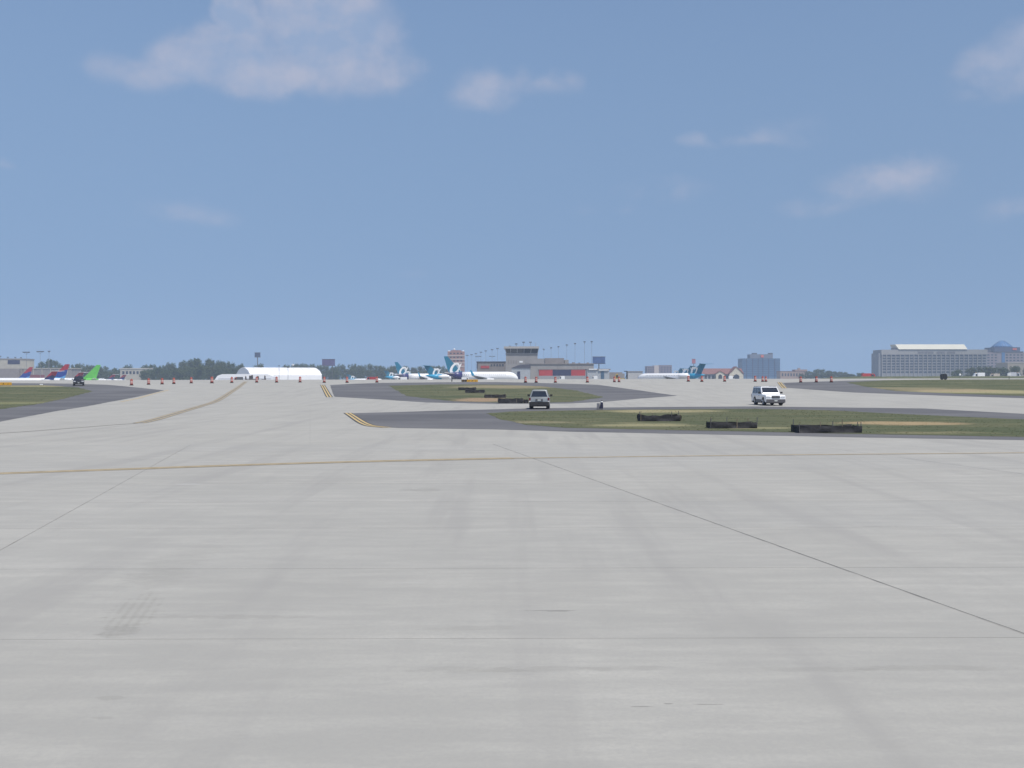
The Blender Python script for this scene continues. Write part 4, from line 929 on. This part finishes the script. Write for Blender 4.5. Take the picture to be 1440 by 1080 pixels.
slab_px(r_, 'annexe', 857, 876, 523.5, 533, D, 10, WARMW, 3); slab_px(r_, 'annexe', 884, 905, 522.6, 533, D, 9, mat('shed_grey', (.42, .42, .42), .8), 4); slab_px(r_, 'annexe_roof', 883.5, 905.5, 521.9, 522.6, D, 9.6, WARMW, 3.7)
D = 1500; r_ = bld('office_block', 'purple-grey office block in two steps behind the white jet body', D)
PUR = mat('purple_brick', (.17, .14, .17), .8, var=.08, scale=.1); slab_px(r_, 'wall', 910, 920, 514.8, 533, D, 25, PUR); slab_px(r_, 'core', 920, 927.6, 513.8, 533, D, 22, PALEB, 1); slab_px(r_, 'wall', 927.6, 944.8, 513.4, 533, D, 25, PUR)
for x0 in (911.5, 914.6, 917.6, 930, 934, 938, 941.8):
    for y in (516, 519, 522): slab_px(r_, 'window', x0, x0 + 1.8, y, y + 1.6, D, .3, WINM, -.15)
D = 820; r_ = bld('gabled_terminal', 'low terminal with brown pitched roof and cream gables', D); zb = zf(D)
BRN = mat('brown_roof', (.20, .10, .095), .8, var=.10, scale=.6); CRG = mat('cream_gable', (.55, .51, .42), .8)
a, b = at(988, 533, D), at(1046, 533, D); ze = at(1010, 526, D).z - zb; zr_ = at(1010, 518, D).z - zb; zr2 = at(1036, 516.4, D).z - zb
MB().box(a.x, b.x, 0, 18, 0, ze).build('wall', mat('terminal_blue_grey', (.30, .32, .35), .8), r_)
MB().prism([(-.8, ze), (18.8, ze), (9, zr_)], 'x', a.x - .5, b.x).build('roof', BRN, r_)
def gable_px(x0, xm, x1, yt, nm):
    A, B_, C_ = at(x0, 526.5, D), at(xm, yt, D), at(x1, 526.5, D)
    g_ = MB().prism([(A.x, 0), (C_.x, 0), (C_.x, ze), (B_.x, B_.z - zb), (A.x, ze)], 'y', -2.4, 3).build(nm, CRG, r_)
    MB().prism([(A.x - .5, ze - .1), (A.x - .5, ze + .5), (B_.x, B_.z - zb + .55), (C_.x + .5, ze + .5), (C_.x + .5, ze - .1), (B_.x, B_.z - zb + .02)], 'y', -2.8, 8).build('gable_roof', BRN, r_)
    w_ = C_.x - A.x; MB().prism([(A.x + w_ * .28, 0), (C_.x - w_ * .28, 0), (C_.x - w_ * .28, ze * .75), (B_.x, ze * .98), (A.x + w_ * .28, ze * .75)], 'y', -2.55, -2.4).build('arched_window', WINM, r_)
gable_px(1006, 1012, 1018, 522.2, 'gable'); gable_px(1025, 1034.5, 1044, 516.2, 'gable')
for x in (991, 996, 1001, 1020.5): slab_px(r_, 'window', x, x + 3, 528, 531, D, .2, WINM, -.15)
# blue glass block
D = 1500; r_ = bld('glass_office_block', 'wide blue glass office block with a stepped rooftop and red sign', D)
GLB = mat('blue_curtain_wall', (.045, .10, .19), .5, var=.14, scale=.06); GLB2 = mat('blue_spandrel', (.075, .14, .24), .4, var=.1, scale=.1)
slab_px(r_, 'wall', 1044, 1097, 504, 533, D, 30, GLB); slab_px(r_, 'rooftop_block', 1056, 1088, 498, 504, D, 18, mat('plant_room', (.15, .17, .22), .6), 5)
slab_px(r_, 'rooftop_tower', 1060, 1066, 496.2, 498, D, 8, DKROOF, 6); slab_px(r_, 'rooftop_tower', 1083, 1088, 496.2, 498.2, D, 8, DKROOF, 5.5)
for i in range(9): slab_px(r_, 'floor_band', 1044, 1097, 505.6 + i * 3, 506.5 + i * 3, D, .3, GLB2, -.2)
for x in (1049.5, 1058, 1065.8, 1072.3, 1080.5, 1089): slab_px(r_, 'mullion', x, x + .7, 504, 533, D, .5, NVP, -.45)
slab_px(r_, 'sign', 1071, 1075, 499, 502.6, D, .6, mat('sign_red', (.62, .13, .09), .5), 4.2)
D = 1350; r_ = bld('low_brick_building', 'low tan brick building with dark window bays beside the blue glass block', D)
TAN = mat('tan_brick', (.33, .24, .20), .85, var=.08, scale=.2)
slab_px(r_, 'wall', 1097.5, 1135, 522.4, 533, D, 20, TAN); slab_px(r_, 'upper_wall', 1119, 1136, 519.6, 522.4, D, 16, TAN, 2); slab_px(r_, 'roof', 1097, 1135.5, 521.8, 522.4, D, 20.6, BRN, -.3); slab_px(r_, 'chimney', 1124, 1127, 517.5, 519.6, D, 4, TAN, 5)
for i in range(9): slab_px(r_, 'window', 1099.5 + i * 4, 1101.6 + i * 4, 525, 529, D, .3, WINM, -.15)
# hotel
D = 1300; r_ = bld('hotel', 'long concrete hotel slab with seven rows of dark windows and a sloped cream rooftop', D, 'building'); zb = zf(D)
HOT = mat('hotel_concrete', (.215, .22, .23), .85, var=.06, scale=.08); HOT2 = mat('hotel_parapet', (.28, .27, .265), .85, var=.06, scale=.1)
slab_px(r_, 'wall', 1240, 1388, 498.6, 533, D, 30, HOT); slab_px(r_, 'parapet', 1239.4, 1388.6, 491.6, 498.6, D, 31, HOT2, -.5); slab_px(r_, 'end_wall', 1236, 1239.8, 496.5, 533, D, 26, mat('hotel_end', (.20, .21, .23), .8), 1)
slab_px(r_, 'plant_room', 1261, 1358, 492.4 - 3.4, 492.4, D, 16, mat('plant_pink', (.26, .21, .20), .8), 4)
A = [at(1259.5, 484.2, D), at(1356.5, 484.2, D), at(1360, 491.2, D), at(1263.5, 491.2, D)]
MB().hexa([(A[3].x, -1.5, A[3].z - zb), (A[2].x, -1.5, A[2].z - zb), (A[2].x, 22, A[2].z - zb), (A[3].x, 22, A[3].z - zb)], [(A[0].x, 1.5, A[0].z - zb), (A[1].x, 1.5, A[1].z - zb), (A[1].x, 20, A[1].z - zb), (A[0].x, 20, A[0].z - zb)]).build('rooftop_canopy', mat('cream_metal', (.62, .59, .49), .6, var=.03, scale=.1), r_)
win = None; bal = None
rows = [500.2, 504.1, 507.9, 511.7, 515.5, 519.2, 523.4]; cols = 23
for i in range(cols):
    x0 = 1241 + i * 6.38
    slab_px(r_, 'pier', x0 - 1.05, x0 - .15, 498.6, 533, D, .5, HOT2, -.6)
    for j, y in enumerate(rows):
        if win is None: win = slab_px(r_, 'window', x0 + .2, x0 + 4.9, y - 1.1, y + 1.1, D, .3, mat('hotel_glass', (.028, .034, .055), .25, var=.3, scale=.2), -.12); wx0 = x0; wy0 = y
        else:
            o = win.copy(); link(o, r_); o.location = ((x0 - wx0) * D / F, 0, -(y - wy0) * D / F)
    if i < 1:
        pass
for i in range(26): slab_px(r_, 'sign_letter', 1290.5 + i * 2.05, 1291.9 + i * 2.05, 494.2 + (i % 3) * .2, 496.8, D, .3, mat('letter_grey', (.16, .15, .17), .6), -.85) if i not in (11, 12, 19) else None
# domed tower
D = 1450; r_ = bld('domed_tower', 'pinkish tower block with a blue glass dome behind the hotel', D); zb = zf(D)
PNK = mat('pink_block', (.25, .21, .23), .8, var=.06, scale=.1); BLD = mat('blue_dome', (.05, .15, .33), .65, var=.08, scale=.2)
slab_px(r_, 'wall', 1386, 1442, 495.5, 533, D, 35, PNK); slab_px(r_, 'shoulder', 1384, 1394, 492.4, 495.6, D, 25, DKROOF, 1); slab_px(r_, 'crown_band', 1398.5, 1435, 488.2, 495.6, D, 30, mat('crown_blue', (.06, .075, .14), .5), 1); slab_px(r_, 'cornice', 1397, 1439, 494.2, 495.6, D, 32, DKROOF, -.5)
slab_px(r_, 'glass_stair', 1408.5, 1413, 495.6, 533, D, .6, BLD, -.5); slab_px(r_, 'sign', 1424.5, 1430, 489.6, 492.2, D, .4, mat('sign_red', (.62, .13, .09)), .4)
cx = at(1416.5, 488, D); rr = 14.5 * D / F; hh = (488.3 - 478.5) * D / F
dm = MB().lathe([(rr, 0), (rr * .82, hh * .25), (rr * .62, hh * .50), (rr * .42, hh * .74), (rr * .18, hh * .94), (.3, hh)], 24, (cx.x, 16)).build('dome', BLD, r_, smooth_=True); dm.location.z = cx.z - zb
for k_ in range(16):
    t = 6.2832 * k_ / 16; pts = [(rr * 1.0, 0), (rr * .825, hh * .25), (rr * .625, hh * .50), (rr * .425, hh * .74), (rr * .185, hh * .94)]; mb = MB()
    for (r0, z0), (r1, z1) in zip(pts, pts[1:]): mb.tube((cx.x + r0 * math.cos(t), 16 + r0 * math.sin(t), z0), (cx.x + r1 * math.cos(t), 16 + r1 * math.sin(t), z1), .25, .25, 5)
    mb.build('dome_rib', GLB2, r_).location.z = cx.z - zb
for i in range(10):
    for j in range(8):
        x0 = 1388.5 + i * 5.2
        if 1406 < x0 + 2 < 1414: continue
        slab_px(r_, 'window', x0, x0 + 3, 498.2 + j * 3.9, 500 + j * 3.9, D, .3, WINM, -.15)
D = 1050; r_ = bld('warehouse', 'flat tan warehouse half hidden by trees below the domed tower', D); slab_px(r_, 'wall', 1417, 1470, 510.5, 533, D, 25, mat('tan_wall', (.30, .27, .22), .85)); slab_px(r_, 'parapet', 1416.5, 1470, 509.6, 510.5, D, 25.6, CREAMW, -.3); slab_px(r_, 'door', 1427, 1433, 514, 518, D, .3, WARMW, -.15)

# ================================================================== masts, signs and other verticals
def mast(px, ytop, D, label, group, headpx=4.0, r0=.15):
    t = at(px, ytop, D); zb = zf2(t.x, D); h = t.z - zb
    root = empty('light_mast', (t.x, D, zb)); tag(root, label, 'light mast', group)
    MB().tube((0, 0, 0), (0, 0, h), r0, r0 * .55, 7).build('pole', mat('mast_steel', (.24, .25, .27), .5, .3), root)
    w_ = headpx * D / F
    MB().box(-w_ / 2, w_ / 2, -.4, .4, h - .35, h + .35).build('lamp_cluster', mat('lamp_dark', (.07, .07, .085), .6), root)
    for s in (-1, 1): MB().tube((s * w_ * .4, 0, h - .2), (0, 0, h - 1.6), .07).build('bracket', GREYP, root)
for x, y in ((657, 499.6), (663, 498.6), (669.2, 497.1), (676.3, 495.2), (683, 493.4), (692, 491.6), (699.6, 490), (717, 487), (726, 483.6), (736.2, 481.2), (746, 481.2)):
    mast(x, y, 27.5 * F / (532 - y), 'tall light mast in the row climbing to the control tower', 'light masts left of the control tower', 3.6)
for x, y in ((764.6, 491), (775, 489), (785.3, 487.5), (797, 485), (808.6, 483), (822, 480.6), (832, 480.4)):
    mast(x, y, 27.5 * F / (532 - y), 'tall light mast in the row above the hangar with red doors', 'light masts above the hangar', 2.8)
for x, y, w_ in ((672.5, 501, 9), (692, 501, 9)): mast(x, y, 1250, 'far light mast with a wide bar head behind the concourse wing', 'far wide-headed masts', w_)
for x, y, w_ in ((37, 495.3, 10), (56.5, 494.4, 10), (69, 494, 3)): mast(x, y, 800, 'light mast with a wide bar head beyond the cream terminal', 'wide-headed masts beyond the cream terminal', w_, .16)
for x, y in ((0.5, 501), (11, 502.4), (21.5, 502.6), (29.5, 503)): mast(x, y, 1000, 'light mast peeping over the roof of the cream terminal', 'masts over the cream terminal roof', 2.4)
mast(68, 505, 890, 'thin pale mast standing among the red and blue fins', None, 1.0, .2)
def pole_sign(x0, x1, y0, y1, D, m, label, npole=1):
    a, b = at(x0, y0, D), at(x1, y1, D); zb = zf2((a.x + b.x) / 2, D); cx_ = (a.x + b.x) / 2; w_ = b.x - a.x
    root = empty('billboard', (cx_, D, zb)); tag(root, label, 'billboard')
    MB().box(-w_ / 2, w_ / 2, -.5, .5, b.z - zb, a.z - zb).build('panel', m, root, .08)
    MB().box(-w_ / 2 - .25, w_ / 2 + .25, -.62, .62, b.z - zb - .35, b.z - zb - .02).build('frame', GREYP, root); MB().box(-w_ / 2 - .25, w_ / 2 + .25, -.62, .62, a.z - zb + .02, a.z - zb + .3).build('frame', GREYP, root)
    for k_ in range(npole): x = 0 if npole == 1 else w_ * (-.3 + .6 * k_); MB().tube((x, 0, 0), (x, 0, b.z - zb - .3), .4 if npole == 1 else .25).build('pole', GREYP, root)
pole_sign(358.3, 366, 496.2, 502, 900, mat('billboard_navy', (.055, .075, .13), .6, var=.3, scale=.35), 'navy panel sign on a single pole above the tent hangar')
pole_sign(453, 471, 505.4, 514, 900, mat('billboard_purple', (.10, .085, .17), .6, var=.2, scale=.3), 'purple billboard standing among the trees', 2)
pole_sign(833.4, 851, 502, 511.2, 760, mat('billboard_blue', (.05, .10, .24), .6, var=.3, scale=.3), 'bright blue billboard on a pole above the gate building')
pole_sign(973, 978, 505, 511, 1250, mat('billboard_red', (.33, .10, .13), .6, var=.2, scale=.4), 'small red pole sign above the teal tails')
for x, yt in ((392.4, 514), (405, 516.5)):
    t = at(x, yt, 540); root = empty('flood_pole', (t.x, 540, zf2(t.x, 540))); tag(root, 'thin grey pole standing in front of the white tent hangar', 'pole', 'poles before the tent hangar')
    MB().tube((0, 0, 0), (0, 0, t.z - root.location.z), .14, .1).build('shaft', STEEL, root); MB().box(-.5, .5, -.15, .15, t.z - root.location.z - .3, t.z - root.location.z).build('lamp', GREYP, root)
t = at(412, 513, 760); root = empty('dish_mast', (t.x, 760, zf2(t.x, 760))); tag(root, 'white dish on a mast behind the tent hangar', 'dish')
MB().tube((0, 0, 0), (0, 0, t.z - root.location.z - .5), .12).build('mast', STEEL, root); MB().lathe([(.1, -.4), (.8, .0), (1.1, .8), (.9, 1.0), (.1, .3)], 12).build('dish', WHITE, root).location.z = t.z - root.location.z - .5
t = at(1350, 527, 420); root = empty('white_beacon', (t.x, 420, zf(420))); tag(root, 'round white beacon on a short post before the hotel', 'beacon')
MB().tube((0, 0, 0), (0, 0, t.z - zf(420) - .3), .07).build('post', GREYP, root); MB().lathe([(.1, -.45), (.36, -.25), (.42, 0), (.36, .28), (.1, .45)], 12).build('globe', WHITE, root, smooth_=True).location.z = t.z - zf(420)

# ================================================================== service vehicles on the far apron
def van(px, D, W_, H_, m, label, kind='van', roofm=None, group=None):
    t = at(px, 530, D); root = empty('service_' + kind, (t.x, D, zf2(t.x, D)), R(random.choice((0, 180, 8, 172)))); tag(root, label, kind, group); hw = W_ / 2
    if kind == 'van': prof = [(-hw, .35), (hw - .1, .35), (hw, .6), (hw - .1, H_ * .5), (hw - W_ * .14, H_ * .56), (hw - W_ * .26, H_ * .97), (-hw + .1, H_), (-hw, H_ * .9)]
    else: prof = [(-hw, .4), (hw, .4), (hw, H_ * .62), (hw - W_ * .10, H_ * .68), (hw - W_ * .16, H_), (hw - W_ * .36, H_), (hw - W_ * .38, H_ * .55), (-hw, H_ * .55)]
    MB().prism(prof, 'y', -.95, .95).build('body', m, root, .06)
    for s in (-1, 1):
        MB().box(hw - W_ * .36, hw - W_ * .2, min(s * .94, s * .97), max(s * .94, s * .97), H_ * .6, H_ * .9).build('window', GLASS, root)
        for x in (-hw * .6, hw * .62): MB().tube((x, s * .72, .38), (x, s * .98, .38), .38, .36, 12).build('wheel', DARK, root)
    if kind == 'truck':
        MB().box(-hw, hw - W_ * .42, -.9, .9, H_ * .56, H_ * 1.05).build('cargo_box', roofm or m, root, .04)
    MB().box(hw - W_ * .3, hw - W_ * .26, -.4, .4, H_ * .98, H_ * 1.06).build('beacon_bar', mat('beacon_amber', (.5, .2, .03), .4), root)
RTRK = mat('truck_red', (.40, .03, .03), .4)
van(790, 480, 2.7, 3.3, WHITE, 'white van before the red and navy door panels', 'van')
van(836, 480, 2.7, 3.3, WHITE, 'white van in front of the gate building', 'van')
van(1029, 480, 2.9, 3.2, WHITE, 'white van before the brown-roofed terminal', 'van')
van(522, 560, 5.5, 3.0, RTRK, 'red tug truck between white jet bodies', 'truck')
van(565, 460, 4.6, 2.8, WHITE, 'white truck under the teal tails', 'truck', WHITE)
van(655, 425, 3.4, 2.6, WHITE, 'small white truck under the big jet tail cone', 'truck', WHITE)
van(1222, 620, 9.0, 4.6, RTRK, 'long red truck beside the small dark tree', 'truck')
van(1376, 700, 8, 5.2, WHITE, 'white box truck before the hotel trees', 'truck'); van(1398, 700, 7, 4.6, mat('truck_cream', (.5, .44, .36), .5), 'cream box truck before the hotel trees', 'truck'); van(1427, 700, 9, 5.4, mat('truck_grey', (.45, .46, .48), .5), 'pale grey box truck with dark window below the warehouse', 'truck')
van(871, 420, 4.2, 3.9, mat('yellow_rig', (.45, .33, .08), .6), 'yellow service truck behind the close pair of drums', 'truck', GREYW)
van(335, 430, 3.6, 2.9, mat('dull_red', (.35, .12, .11), .6), 'dull red tug beside the white canopy', 'truck', GREYP)
for i, x in enumerate((344, 350, 356, 364, 371)): van(x, 470, 2.0 + .3 * (i % 2), 3.4 + .25 * (i % 3), mat('brown_cart', (.10, .07, .055), .7), 'dark brown baggage cart in the row before the white canopy', 'cart', None, 'baggage carts before the canopy')
# stair truck frame
D = 520; t = at(879, 530, D); zb = zf(D); root = empty('boarding_stairs', (t.x, D, zb)); tag(root, 'dark boarding stairs on wheels beside the grey annexe', 'boarding stairs'); k = D / F
MB().prism([(-3 * k, .6), (-2 * k, .6), (3 * k, 3 + 4.4 * k), (3 * k, 3 + 3.2 * k)], 'y', -.8, .8).build('stair_flight', SIGNK, root)
MB().box(2.2 * k, 3.2 * k, -.8, .8, .6, 3 + 7.5 * k).build('tower_frame', SIGNK, root); MB().box(-1.5 * k, 3.2 * k, -.8, .8, 3 + 7 * k, 3 + 8 * k).build('canopy', SIGNK, root); MB().box(-2 * k, 4 * k, -.9, .9, .4, 1.4).build('chassis', WHITE, root, .05)
for x in (-1 * k, 3 * k):
    for s in (-1, 1): MB().tube((x, s * .75, .38), (x, s * .98, .38), .38, .36, 12).build('wheel', DARK, root)
# grassy bank beyond the far taxiway on the right
a0, a1 = at(1236, 530, 520), at(1560, 530, 520); mb = MB(); n = 40; zt = at(1400, 529.2, 520).z
for i in range(n + 1):
    x = a0.x - 40 + (a1.x + 60 - a0.x) * i / n; hgt = (zt - .6) * smooth(i / 7) * (1 + .05 * math.sin(i * 1.7)); mb.v += [(x, 500, .5), (x, 520, .6 + hgt), (x, 545, .55 + hgt), (x, 565, .5)]
mb.f = [(i * 4 + j, (i + 1) * 4 + j, (i + 1) * 4 + j + 1, i * 4 + j + 1) for i in range(n) for j in range(3)]
o = mb.build('embankment', M_GRASS, None, smooth_=True); o['kind'] = 'structure'

# ================================================================== summer haze
hb = MB().box(-1400, 1400, -150, 1900, -3.6, 62).build('haze', None); hb['kind'] = 'stuff'; hb['label'] = 'pale blue summer haze over the whole airfield'; hb['category'] = 'haze'
hm = bpy.data.materials.new('haze_air'); hm.use_nodes = True; hn = hm.node_tree; hn.nodes.clear()
pv = hn.nodes.new('ShaderNodeVolumePrincipled'); pv.inputs['Color'].default_value = (.66, .80, 1, 1); pv.inputs['Density'].default_value = .00021; pv.inputs['Anisotropy'].default_value = .0
ou = hn.nodes.new('ShaderNodeOutputMaterial'); hn.links.new(pv.outputs[0], ou.inputs['Volume']); hb.data.materials.append(hm)
